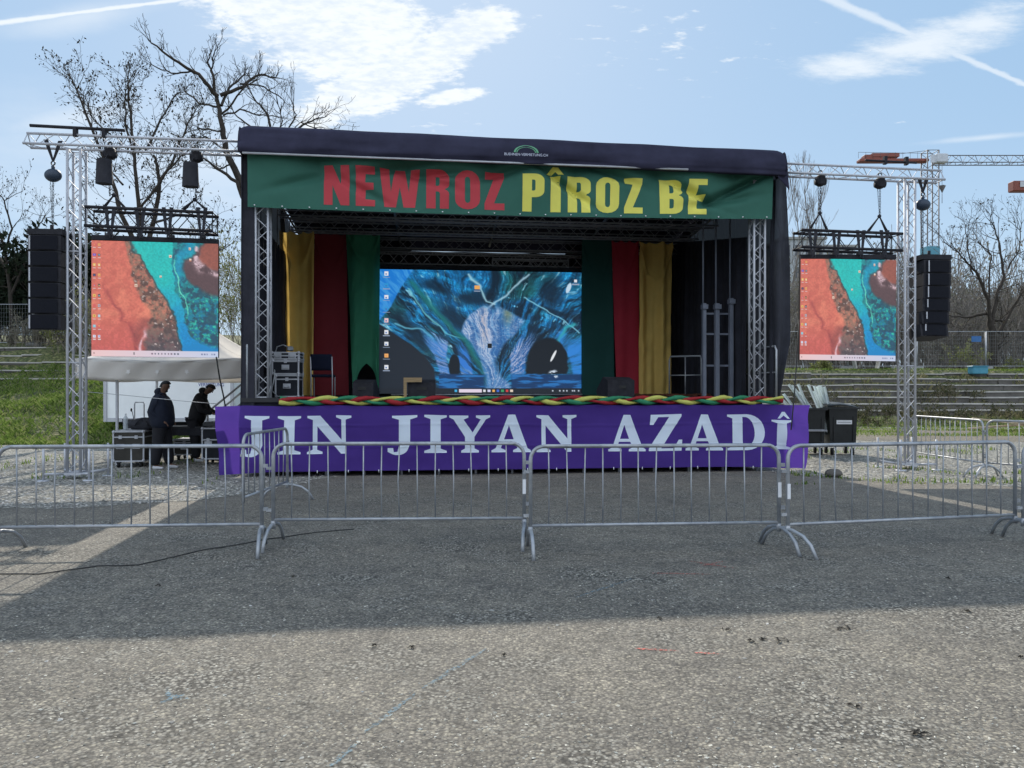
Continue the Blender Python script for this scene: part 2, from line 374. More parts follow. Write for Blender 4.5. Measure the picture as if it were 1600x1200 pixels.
def near_pt(rnd):
    Y = 2.6 * (9.5 / 2.6) ** rnd.random(); X = rnd.uniform(-.75, .75) * Y
    if noise.noise(Vector((X * .8, Y * .8, 3))) * 1.4 + rnd.uniform(-.6, .6) < -.05: return None
    return X, Y, 0
stones('loose_grit', 26000, near_pt, .0035, .011, STN, 1)
stones('scattered_pebble', 500, near_pt, .008, .02, STN2, 2)
def inpoly(x, y, P):
    c = False
    for i in range(len(P)):
        x1, y1 = P[i]; x2, y2 = P[i - 1]
        if (y1 > y) != (y2 > y) and x < (x2 - x1) * (y - y1) / (y2 - y1) + x1: c = not c
    return c
def gl_pt(rnd):
    Y = 10 + 13 * rnd.random() ** 1.4; X = rnd.uniform(-.72, -.2) * Y
    return (X, Y, .004) if inpoly(X, Y, GL) else None
def gr_pt(rnd):
    Y = 12 + 12 * rnd.random() ** 1.3; X = rnd.uniform(.3, .72) * Y
    return (X, Y, .004) if inpoly(X, Y, GR) else None
stones('crushed_stone_left', 20000, gl_pt, .01, .035, STN2, 3); stones('crushed_stone_right', 12000, gr_pt, .01, .035, STN2, 4)

# paint marks sprayed on the asphalt and the long cable / crack
def spray(name, c): return mat(name, c, .9, var=.35, vs=30, alpha=.5)
def sprayfade(name, c, d=.5):
    m = mat(name, c, .9, var=.35, vs=30, alpha=.5); t = m.node_tree
    mx = [n for n in t.nodes if n.type == 'MIX_SHADER'][-1]
    co = t.nodes.new('ShaderNodeTexCoord'); n = t.nodes.new('ShaderNodeTexNoise'); n.inputs['Scale'].default_value = 55; n.inputs['Detail'].default_value = 5; t.links.new(co.outputs['Object'], n.inputs['Vector'])
    r = t.nodes.new('ShaderNodeMapRange'); t.links.new(n.outputs[0], r.inputs[0]); r.inputs[1].default_value = .42; r.inputs[2].default_value = .62; r.inputs[4].default_value = d; t.links.new(r.outputs[0], mx.inputs[0])
    return m
PINK = sprayfade('pink_spray', (.5, .12, .09), .85); BLUE = sprayfade('blue_spray', (.14, .3, .4), .38)
def stroke(b, p0, p1, wd, wob=.02, z=.005, n=14):
    a, c = gnd(*p0), gnd(*p1); d = (c - a); l_ = d.length; d.normalize(); s_ = Vector((-d.y, d.x, 0)); vs = []
    for i in range(n + 1):
        p = a + d * l_ * i / n + s_ * wob * noise.noise(Vector((i * .6, p0[0], 0))); k = wd * (.35 + .65 * math.sin(math.pi * min(1, max(0.0, i / n)) ** .8)) * random.uniform(.8, 1.1) / 2
        vs += [(p.x + s_.x * k, p.y + s_.y * k, z), (p.x - s_.x * k, p.y - s_.y * k, z)]
    b.add(vs, [(2 * i, 2 * i + 2, 2 * i + 3, 2 * i + 1) for i in range(n)])
for nm, segs, m_, lb in (
    ('paint_cross', [((1076, 877), (1150, 889)), ((1098, 885), (1130, 878))], PINK, 'pink sprayed cross on the shaded asphalt in front of the barriers'),
    ('paint_line', [((1016, 896), (1110, 898))], PINK, 'short pink sprayed line beside the sprayed cross on shaded asphalt'),
    ('paint_line', [((992, 1014), (1060, 1018)), ((1085, 1021), (1130, 1023))], PINK, 'broken pink sprayed line on the sunlit asphalt just past the shadow edge'),
    ('paint_line', [((515, 1200), (560, 1160)), ((570, 1145), (650, 1085)), ((660, 1078), (760, 1015)), ((900, 935), (990, 905))], BLUE, 'long faint blue sprayed line running diagonally over the asphalt'),
    ('paint_star', [((250, 1100), (290, 1085)), ((262, 1078), (266, 1096)), ((268, 1088), (296, 1094))], BLUE, 'small pale blue star shaped mark sprayed on the sunlit asphalt')):
    b = MB()
    if len(segs) == 2 and nm == 'paint_cross' or len(segs) == 1:
        for k, (p, q) in enumerate(segs): stroke(b, p, q, .03, z=.005 + .0015 * k)
        put(b.build(nm, m_), lb, 'paint mark'); continue
    c_ = gnd(*segs[0][0]); t = thing(nm, (c_.x, c_.y, 0), 0, lb, 'paint mark')
    for k, (p, q) in enumerate(segs): b = MB(); stroke(b, p, q, .03 if m_ is PINK else .035, z=.005 + .0015 * k); b.build('dash', m_, t)
CRK = mat('dark_cable', (.03, .03, .03), .7)
b = MB(); pts = []
for px, py in ((-60, 898), (60, 898), (150, 886), (215, 884), (320, 860), (372, 852), (420, 843), (500, 832), (560, 827)):
    pts.append(gnd(px, py))
q = []
for i in range(len(pts) - 1):
    for k in range(8):
        p = pts[i].lerp(pts[i + 1], k / 8); q.append((p.x, p.y + .03 * noise.noise(Vector((p.x * 5, 0, 0))), .008))
b.tube(q, .0055, 5)
put(b.build('cable', CRK), 'thin black cable trailing across the asphalt under the left barriers', 'cable')
# leaves and litter on the asphalt
LEAF = mat('dead_leaf', (.03, .025, .018), .8, var=.5)
rnd = random.Random(5)
for k, (px, py, s_) in enumerate(((1170, 1003, .07), (1195, 1000, .06), (1222, 1002, .08), (1318, 983, .1), (1135, 985, .06), (1505, 955, .08), (640, 1012, .05), (585, 1010, .03), (1592, 1028, .04), (1333, 1104, .05), (785, 1025, .035), (1440, 1148, .09), (1030, 968, .05), (245, 916, .06), (455, 902, .05), (1480, 905, .09))):
    b = MB(); c = gnd(px, py)
    s_ *= .42
    for j in range(3):
        a = rnd.uniform(0, 6.3); o_ = Vector((rnd.uniform(-s_, s_), rnd.uniform(-s_ * .6, s_ * .6), .004)); l_ = s_ * rnd.uniform(.4, .9); d = Vector((math.cos(a), math.sin(a), 0)) * l_; e = Vector((-d.y, d.x, 0)) * .35
        p = c + o_; b.add([p - d, p + e + Vector((0, 0, .01)), p + d + Vector((0, 0, .006)), p - e + Vector((0, 0, .003))], [(0, 1, 2, 3)])
        b.tube([p - d * .9, p + d * .3 + Vector((0, 0, .015)), p + d * 1.5 + e], .002, 4)
    put(b.build('leaf_litter', LEAF), 'little heap of dry dark leaves lying on the asphalt', 'leaves', 'dry leaf scraps on the asphalt')

# ------------------------------------------------------------------ grassy bank, terraces
def hL(X, Y):      # left bank
    t = min(1, max(0, (Y - 21.2 + X * .05) / 10.5)); return t
def bank(X, Y):
    kl = min(1, max(0, (-X - 4) / 5)); kr = min(1, max(0, (X - 3) / 5))
    tl = min(1, max(0, (Y - 22.0) / 10)); hl = 2.0 * tl ** .9 + min(1, max(0, (Y - 32.0) / 3.6)) * 1.75 + .10 * max(0, Y - 36) * (Y < 60) + (2.4 if Y >= 60 else 0)
    tr = min(1, max(0, (Y - 32.0) / 2.2)); hr = .45 * tr + min(1, max(0, (Y - 34.6) / 5.0)) * 2.3 + min(1, max(0, (Y - 60) / 40)) * 1
    n_ = noise.noise(Vector((X * .35, Y * .35, 0))) * (.22 if X > 0 or Y > 31 else .42) + noise.noise(Vector((X * 1.3, Y * 1.3, 4))) * (.08 if X > 0 else .16)
    h = hl * kl + (hr - .16 * (34.7 < Y < 39.5)) * kr
    return h + n_ * min(1, h * 1.5) * (.5 if X > 0 else 1) - .03
GRS = ground_mat('grassy_soil', [(0, (.06, .07, .03)), (.4, (.10, .12, .05)), (.75, (.15, .155, .075)), (1, (.24, .22, .14))], 9, ((.7, .8, .6), (1.25, 1.15, .9)), 1, .06)
b = MB(); xs = [-140 + 2.0 * i for i in range(50)] + [-40 + .7 * i for i in range(120)] + [44 + 2.5 * i for i in range(40)]; ys = [20.5 + .5 * i for i in range(50)] + [45.5 + 4 * i for i in range(30)]
nx = len(xs); b.add([(x, y, bank(x, y)) for y in ys for x in xs], [(j * nx + i, j * nx + i + 1, (j + 1) * nx + i + 1, (j + 1) * nx + i) for j in range(len(ys) - 1) for i in range(nx - 1)], True)
b.build('grassy_bank', GRS, kind='structure', loc=(0, 0, 0))


def blades(name, n, fn, m, seed, h0=.1, h1=.3, wd=.012, lean=.5):
    rnd = random.Random(seed); V = []; Fc = []; c = 0
    for i in range(n):
        p = fn(rnd)
        if p is None: continue
        a = rnd.random() * 6.3; h = rnd.uniform(h0, h1); ww = wd * rnd.uniform(.6, 1.5); dx_, dy_ = math.cos(a), math.sin(a); l_ = rnd.uniform(0, lean) * h; e = rnd.random() * 6.3; ex, ey = math.cos(e) * l_, math.sin(e) * l_
        x, y, z = p
        V += [(x - dx_ * ww, y - dy_ * ww, z - .02), (x + dx_ * ww, y + dy_ * ww, z - .02), (x + ex * .4 + dx_ * ww * .7, y + ey * .4 + dy_ * ww * .7, z + h * .6), (x + ex, y + ey, z + h)]
        Fc += [(c, c + 1, c + 2), (c, c + 2, c + 3)]; c += 4
    b = MB(); b.v = V; b.f = Fc; b.sm = [False] * len(Fc); b.mi = [0] * len(Fc)
    return b.build(name, m, kind='stuff', loc=(0, 0, 0))
GB = cellmat('grass_blade', [(.06, .10, .02), (.11, .18, .035), (.17, .25, .05), (.22, .29, .08), (.3, .29, .14)], trans=.5)
GD = cellmat('dry_grass_blade', [(.16, .15, .07), (.22, .2, .1), (.28, .24, .15), (.16, .2, .06)], trans=.4)
def g1(rnd):
    Y = 21.5 + 12 * rnd.random() ** 1.3; X = -Y * rnd.uniform(.3, .76)
    if noise.noise(Vector((X * .5, Y * .5, 9))) + rnd.uniform(-.5, .5) < -.15 - .15 * (Y > 24) + .1: return None
    return X, Y, bank(X, Y)
blades('bank_grass', 60000, g1, GB, 1, .05, .2, .014, 1.6)
def g2(rnd):
    Y = rnd.uniform(25.5, 34) if rnd.random() < .6 else rnd.uniform(39.5, 43); X = Y * rnd.uniform(.3, .8)
    if noise.noise(Vector((X * .4, Y * .9, 2))) < -.1 and Y < 32: return None
    return X, Y, max(bank(X, Y), 0)
blades('verge_grass', 26000, g2, GB, 2, .03, .11, .02)
def g3(rnd):
    Y = rnd.uniform(33.5, 39); X = Y * rnd.uniform(.3, .8)
    if noise.noise(Vector((X * .5, Y * .5, 7))) < .02: return None
    return X, Y, bank(X, Y)
blades('terrace_weeds', 14000, g3, GD, 3, .08, .35, .01, .9)
def g4(rnd):
    Y = rnd.uniform(12.5, 21); X = Y * rnd.uniform(.38, .75) if rnd.random() < .75 else -Y * rnd.uniform(.4, .75)
    if noise.noise(Vector((X * .9, Y * .9, 17))) < .22: return None
    return X, Y, 0
blades('gravel_weeds', 9000, g4, GB, 4, .03, .1, .012)
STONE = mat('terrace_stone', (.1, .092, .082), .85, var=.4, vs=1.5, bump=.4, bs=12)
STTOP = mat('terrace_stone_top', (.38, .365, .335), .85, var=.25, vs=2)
def terrace(lb, x0, x1, y0, z0, n, dy_, dz_, slope=0, seg=2.4, seed=0):
    rnd = random.Random(seed); t = thing('stone_terrace', ((x0 + x1) / 2, y0, z0), 0, lb, 'terrace')
    for k in range(n):
        bt, bs_ = MB(), MB(); x = x0
        while x < x1:
            e = x + seg * rnd.uniform(.85, 1.15); y = y0 + k * dy_ + rnd.uniform(-.05, .05) + slope * (x - x0); z = z0 + k * dz_ + rnd.uniform(-.03, .03); tl = rnd.uniform(-.01, .01)
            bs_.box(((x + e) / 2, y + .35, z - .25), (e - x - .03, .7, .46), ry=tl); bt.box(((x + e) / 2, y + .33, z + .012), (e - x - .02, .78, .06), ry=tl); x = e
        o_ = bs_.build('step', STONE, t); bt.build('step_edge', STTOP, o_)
    return t
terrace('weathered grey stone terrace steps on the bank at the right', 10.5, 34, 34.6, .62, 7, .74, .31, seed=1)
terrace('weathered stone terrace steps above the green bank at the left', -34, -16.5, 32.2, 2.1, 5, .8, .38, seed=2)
# ------------------------------------------------------------------ trusses
def truss(b, p0, p1, w=.29, kind='quad', up=Vector((0, 0, 1)), rc=.025, rl=.009, step=None, ends=True, flat=None):
    p0, p1 = Vector(p0), Vector(p1); d = p1 - p0; l_ = d.length; d.normalize()
    if abs(d.dot(up)) > .9: up = Vector((0, 1, 0))
    s_ = d.cross(up).normalized(); u_ = s_.cross(d).normalized(); h = w / 2
    if kind == 'quad': C = [s_ * -h + u_ * -h, s_ * h + u_ * -h, s_ * h + u_ * h, s_ * -h + u_ * h]; prs = [(0, 1), (1, 2), (2, 3), (3, 0)]
    elif kind == 'tri': C = [s_ * -h + u_ * -h * .85, s_ * h + u_ * -h * .85, u_ * h * .85]; prs = [(0, 1), (1, 2), (2, 0)]
    else: C = [u_ * -h, u_ * h]; prs = [(0, 1)]
    for c in C: b.tube([p0 + c, p1 + c], rc, 8)
    step = step or w * .82; n = max(2, int(round(l_ / step)))
    for (i, j) in prs:
        for k in range(n):
            a, e = (C[i], C[j]) if k % 2 else (C[j], C[i])
            b.tube([p0 + d * (l_ * (k + .06) / n) + a, p0 + d * (l_ * (k + .94) / n) + e], rl, 5, False)
    if ends:
        for q in (.012, l_ - .012):
            for (i, j) in prs: b.tube([p0 + d * q + C[i], p0 + d * q + C[j]], rl * 1.2, 5, False)
    return b


# wing towers and the horizontal truss arms that carry screens and speakers
def wing_tower(px, top, label):
    c = SP(su(px), 0, 0); t = thing('truss_tower', c, A, label, 'truss tower', 'aluminium towers at the outer ends')
    b = MB(); U = Vector((CA, SA, 0)); V = Vector((-SA, CA, 0)); h = .11
    truss(b, c + Vector((0, 0, .12)), c + Vector((0, 0, top)), .22, up=V, rc=.024, rl=.0085, step=.26)
    for zc in (2.1, 4.1):
        for q in (-1, 1): b.tube([c + U * h + V * h * q + Vector((0, 0, zc)), c - U * h + V * h * q + Vector((0, 0, zc))], .014, 6)
    b.build('tower_truss', ALU, t)
    b = MB(lambda u, v, z: c + U * u + V * v + Vector((0, 0, z)))
    b.box((0, 0, .1), (.34, .34, .04)); b.build('base_frame', ALU, t)
    for (i, j) in ((-1, -1), (1, -1), (-1, 1), (1, 1)):
        b = MB(lambda u, v, z: c + U * u + V * v + Vector((0, 0, z)))
        b.tube([(i * .12, j * .12, .1), (i * .38, j * .38, .13)], .025, 6); b.cyl((i * .38, j * .38, .02), (i * .38, j * .38, .62), .02); b.cyl((i * .38, j * .38, .0), (i * .38, j * .38, .02), .1, 14)
        b.build('outrigger', ALU, t)
    return t
wing_tower(120, 5.95, 'slim aluminium truss tower on the gravel at the left beside the hanging speakers')
wing_tower(1416.5, 5.9, 'slim aluminium truss tower on the gravel at the right of the screen')
for nm, a_, b_, lb in (('wing', SP(su(42), 0, 6.12), SP(su(377), 0, 6.1), 'horizontal aluminium truss arm reaching from the stage roof over the left screen'), ('wing', SP(su(1222), 0, 6.04), SP(su(1470), 0, 6.0), 'horizontal aluminium truss arm reaching from the stage roof over the right screen')):
    t = thing('horizontal_truss', a_, 0, lb, 'truss', 'aluminium truss arms beside the roof'); b = MB(); truss(b, a_, b_, .26, 'tri', rc=.024, rl=.008, step=.25); b.build('truss_frame', ALU, t)
    b = MB()
    for k in ((.43,) if a_.x < 0 else (.18,)):
        p = a_.lerp(b_, k)
    if a_.x < 0: b.tube([SP(su(47), 0, 6.37), SP(su(195), 0, 6.34)], .03, 8); lo = [(118, .0), (163, .0)]
    else: b.tube([SP(su(1352), 0, 6.27), SP(su(1432), 0, 6.25)], .022, 8); lo = [(1383, 0), (1416, 0)]
    for px, _ in lo: b.box(SP(su(px), 0, 6.28), (.06, .08, .16))
    b.build('pipe_and_clamps', BLK, t)

CHN = mat('hoist_chain', (.05, .05, .055), .45, .6); HBODY = mat('hoist_body', (.02, .035, .06), .45)
def chain(b, p, q, r=.014, st=.05):
    p, q = Vector(p), Vector(q); n = max(2, int((q - p).length / st)); d = (q - p) / n
    for k in range(n):
        a = p + d * k; e = p + d * (k + 1.15); o = Vector((r, 0, 0)) if k % 2 else Vector((0, r, 0)); b.tube([a, a + d * .3 + o, e - d * .3 + o, e, e - d * .3 - o, a + d * .3 - o, a], r * .42, 4, False, False)
def hoist(px, v, ztop, zb, zend, label, sling=.6, bag=None, shape='ball'):
    u = su(px, v); c = SP(u, v, zb); t = thing('chain_hoist', SP(u, v, zend), A, label, 'chain hoist', 'chain hoists hanging from the truss arms')
    b = MB()
    if shape == 'ball': b.ball(c, (.15, .11, .12), 14, 10); b.cyl(c + Vector((0, 0, .1)), c + Vector((0, 0, .17)), .03)
    else: b.bbox(c, (.15, .18, .22), .03, A); b.cyl(c + Vector((-.1, 0, -.02)), c + Vector((.1, 0, -.02)), .075)
    b.build('hoist_body', HBODY if shape == 'ball' else BLK, t)
    b = MB(); hk = c + Vector((0, 0, .2 if shape == 'ball' else .15))
    b.tube([hk + Vector((.035 * math.cos(a), 0, .035 * math.sin(a) + .02)) for a in [i * .7 for i in range(10)]], .012, 6)
    b.build('hook', CHN, t)
    if sling:
        b = MB(); tp = ztop
        for q in (-1, 1):
            a = SP(u + q * .11, v + q * .03, tp); e = hk + Vector((0, 0, .05)); b.add([a + Vector((-.04, 0, 0)), a + Vector((.04, 0, 0)), e + Vector((.015, 0, 0)), e + Vector((-.015, 0, 0))], [(0, 1, 2, 3)])
        b.build('sling', BLKF, t, thick=.012)
    b = MB(); chain(b, c - Vector((0, 0, .1)), SP(u, v, zend)); chain(b, c - Vector((.05, 0, .1)), SP(u - .01, v, zend), .009, .05); b.build('chain', CHN, t)
    if bag:
        b = MB(); bc = SP(su(bag[0], v - .2), v - .2, bag[1]); b.grid(12, 6, lambda i, j: (bc.x + (.125 + .02 * j) * math.cos(i * 6.2832) * (1 + .06 * math.sin(i * 25)), bc.y + .11 * math.sin(i * 6.2832), bc.z + .22 - .44 * j)); b.add([(bc.x + .13 * math.cos(k), bc.y + .11 * math.sin(k), bc.z - .22) for k in [i * .57 for i in range(11)]], [tuple(range(11))])
        b.tube([bc + Vector((0, 0, .2)), bc + Vector((0, .1, .34)), c], .01, 5); b.build('chain_bag', BLKF, t)
    return t
hoist(83, 0, 6.12, sz(83, 274), sz(83, 362), 'blue black chain hoist holding the left speaker array')
hoist(172, .05, 6.0, sz(172, 238), sz(178, 305), 'chain hoist with dark cloth bag nearer the left tower above the left screen', bag=(163, sz(163, 272)), sling=0, shape='box')
hoist(307, .05, 6.0, sz(307, 243), sz(304, 312), 'chain hoist with dark cloth bag nearer the stage roof above the left screen', bag=(298, sz(298, 277)), sling=0, shape='box')
hoist(1282, .05, 5.98, sz(1282, 281), sz(1281, 333), 'small boxy chain hoist over the left side of the right screen', sling=0, shape='box')
hoist(1375, .05, 5.96, sz(1375, 285), sz(1374, 338), 'boxy chain hoist over the right side of the right screen', sling=0, shape='box')
hoist(1442, 0, 5.95, sz(1442, 320), sz(1437, 402), 'dark blue chain hoist holding the right speaker array')

# header ladders over the side screens, with straps
def header(x0, x1, y0, y1, dx_, dz_, straps, hk, label):
    p0, p1 = SQ(x0, y0, .1), SQ(x1, y1, .1); t = thing('rigging_beam', p0, 0, label, 'rigging beam', 'black rigging beams over the side screens')
    b = MB(); truss(b, p0, p1, .34, 'quad', rc=.03, rl=.009, step=.3); b.build('beam_truss', [BLK][0], t)
    b = MB()
    for px in straps:
        for o in (-.07, .07):
            a = SP(su(px, -.08) + o, -.08, sz(px, y0, -.08) + .2); e = SP(su(px, -.08) + o * .3, -.08, sz(px, y0, -.08) - .3); b.add([a + Vector((-.035, 0, 0)), a + Vector((.035, 0, 0)), e + Vector((.02, 0, 0)), e + Vector((-.02, 0, 0))], [(0, 1, 2, 3)])
        b.tube([e + Vector((.03 * math.cos(q), 0, .035 * math.sin(q) - .03)) for q in [i * .7 for i in range(10)]], .01, 5)
    b.build('strap', BLKF, t, thick=.01)
    b = MB()
    for px, py in hk:
        a = SQ(px, py, .05)
        for o in (-.22, .2): b.tube([a, SP(su(px) + o, .05, sz(px, y0) + .17)], [.012, .03], 6)
        b.ball(a, .04, 8, 6)
    b.build('bridle', BLKF, t)
    return t
header(139, 337, 341, 350, 0, 0, (172, 219, 262, 315), ((178, 305), (304, 312)), 'black double rigging beam hanging over the left screen')
header(1246, 1402, 375, 381, 0, 0, (1270, 1307, 1345, 1382), ((1281, 333), (1374, 338)), 'black rigging beam with straps hanging over the right screen')


# ------------------------------------------------------------------ painted pictures for the LED screens
def vnoise(x, y, seed=0):
    xi = np.floor(x).astype(np.int64); yi = np.floor(y).astype(np.int64); fx = x - xi; fy = y - yi
    def h(a, b_): n = (a * 374761393 + b_ * 668265263 + seed * 1442695041) & 0x7fffffff; n = ((n ^ (n >> 13)) * 1274126177) & 0x7fffffff; return ((n ^ (n >> 16)) & 0xffff) / 65535.0
    sx = fx * fx * (3 - 2 * fx); sy = fy * fy * (3 - 2 * fy)
    return (h(xi, yi) * (1 - sx) + h(xi + 1, yi) * sx) * (1 - sy) + (h(xi, yi + 1) * (1 - sx) + h(xi + 1, yi + 1) * sx) * sy
def fbm(x, y, o=5, seed=0, g=.5):
    s_ = 0; a = 1; t = 0
    for k in range(o): s_ = s_ + a * vnoise(x * 2 ** k, y * 2 ** k, seed + k); t += a; a *= g
    return s_ / t
def mixc(a, b_, k): return a * (1 - k[..., None]) + np.array(b_) * k[..., None]
def ss(a, b_, x): t = np.clip((x - a) / (b_ - a), 0, 1); return t * t * (3 - 2 * t)
def C8(*c): return np.array(c, float) / 255
def patch(im, U, V, u, v, w_, h_, c): m = (abs(U - u) < w_ / 2) & (abs(V - v) < h_ / 2); im[m] = c


def coast(nx_, ny_):
    U, V = np.meshgrid(np.linspace(0, 1, nx_), np.linspace(0, 1, ny_)); wx = (fbm(U * 5, V * 5, 5, 3) - .5) * .16; wy = (fbm(U * 5, V * 5, 5, 13) - .5) * .16
    u = U + wx; v = V + wy; d = fbm(U * 55, V * 55, 4, 20); dm = fbm(U * 22, V * 22, 5, 30, .65)
    im = np.zeros(U.shape + (3,)) + C8(216, 110, 92)
    im = mixc(im, C8(232, 134, 106), ss(.4, .75, fbm(u * 4, v * 3, 4, 5))); im = mixc(im, C8(205, 90, 88), ss(.5, 1, V) * .8)
    im = mixc(im, C8(150, 60, 62), np.exp(-((u - np.interp(v, [0, .4, .55, .68, .72, .85, 1], [.0, .08, .17, .22, .3, .36, .36])) / .018) ** 2) * .7 * ss(.3, .5, V))
    im = mixc(im, C8(130, 62, 60), ss(.0, .12, u - np.interp(v, [0, .7, .8, 1], [2, .3, .27, .34])) * .65)
    rb = np.interp(v, [0, .12, .3, .42, .6, .78, 1], [.2, .24, .28, .34, .4, .43, .43]); sh = np.interp(v, [0, .12, .18, .24, .34, .5, .7, .85, 1], [.28, .3, .37, .41, .5, .6, .66, .68, .69])
    rock = ss(0, .03, u - rb); im = mixc(im, C8(150, 110, 92), rock * (.45 + .55 * ss(.35, .6, d))); im = mixc(im, C8(78, 58, 52), rock * ss(.42, .62, dm) * .85); im = mixc(im, C8(60, 66, 84), rock * ss(.6, 1, V) * .6)
    im = mixc(im, C8(225, 205, 200), rock * ss(.62, .72, d) * ss(.5, .6, dm) * .8); im = mixc(im, C8(235, 190, 200), np.exp(-((u - np.interp(v, [0, .7, .85, 1], [.6, .41, .44, .38])) / .014) ** 2) * ss(.72, .82, V))
    sea = ss(0, .012, u - sh); water = C8(20, 190, 185) * np.ones(U.shape + (3,)); water = mixc(water, C8(0, 135, 205), ss(.25, .8, V + (fbm(u * 3, v * 3, 4, 8) - .5) * .4)); water = mixc(water, C8(40, 205, 190), ss(.5, .8, fbm(u * 6, v * 6, 4, 18)) * .4)
    im = im * (1 - sea[..., None]) + water * sea[..., None]
    im = mixc(im, C8(20, 70, 80), np.exp(-((u - sh) / .008) ** 2) * .8)
    rf = np.interp(v, [0, .2, .5, .65, .8, .9, 1], [.62, .66, .68, .72, .78, .86, .97]); reef = ss(0, .015, u - rf) * ss(.0, .02, v * 0 + 1)
    im = mixc(im, C8(15, 105, 120), reef * (.55 + .45 * ss(.4, .6, d))); im = mixc(im, C8(40, 190, 170), reef * ss(.5, .7, d) * ss(.3, .5, V)); im = mixc(im, C8(25, 60, 85), reef * ss(.45, .6, dm) * .8)
    im = mixc(im, C8(8, 160, 200), np.exp(-((u - np.interp(v, [0, .2, .4], [.74, .72, .71])) / .05) ** 2) * (1 - ss(.2, .45, V)) * .85)
    im = mixc(im, C8(110, 235, 200), np.exp(-((u - np.interp(v, [0, .2, .5, .65], [.66, .69, .73, .76])) / .005) ** 2) * ss(.1, .2, V) * (1 - ss(.6, .66, V)))
    q = np.hypot((u - 1.0) / .24, (v - .22) / .27); im = mixc(im, C8(86, 62, 66), ss(1.05, .9, q)); im = mixc(im, C8(150, 80, 66), ss(.95, .7, np.hypot((u - .93) / .12, (v - .1) / .14))); im = mixc(im, C8(228, 196, 206), np.exp(-((np.hypot((u - .97) / .17, (v - .06) / .2) - 1) / .12) ** 2) * ss(.35, .55, dm))
    im = im * (.86 + .28 * fbm(U * 90, V * 90, 3, 77))[..., None]; im = mixc(im, C8(190, 88, 76), ss(.48, .62, fbm(u * 22, v * 22, 5, 78)) * (1 - rock) * .45)
    bl = ss(.85, .9, V - .25 * abs(U - .85)); im = mixc(im, C8(0, 130, 200), bl * sea * .9)
    tb = V > .945; im[tb] = (C8(246, 205, 205) * (1 - U[tb][:, None]) + C8(200, 212, 240) * U[tb][:, None])
    cols = [C8(230, 230, 240), C8(220, 90, 90), C8(70, 70, 220), C8(60, 60, 70), C8(240, 190, 90), C8(120, 200, 220)]; r_ = random.Random(3)
    for k in range(10):
        for uu in (.022, .06): c = r_.choice(cols); patch(im, U, V, uu, .035 + k * .088, .018, .022, c); patch(im, U, V, uu, .035 + k * .088, .008, .01, r_.choice(cols)); patch(im, U, V, uu, .062 + k * .088, .022, .006, C8(235, 215, 215))
    for uu, vv in ((.615, .12), (.77, .05), (.775, .15), (.54, .3), (.345, .38)): patch(im, U, V, uu, vv, .02, .022, C8(235, 220, 200)); patch(im, U, V, uu, vv + .005, .014, .01, C8(200, 120, 90))
    for k in range(9): patch(im, U, V, .47 + k * .026, .972, .012, .018, r_.choice([C8(70, 80, 120), C8(120, 90, 110), C8(60, 70, 90)]))
    patch(im, U, V, .33, .972, .01, .02, C8(90, 90, 90)); patch(im, U, V, .02, .972, .01, .014, C8(150, 120, 120))
    for uu in (.87, .89, .91, .95, .97): patch(im, U, V, uu, .972, .012, .01, C8(110, 120, 160))
    return im


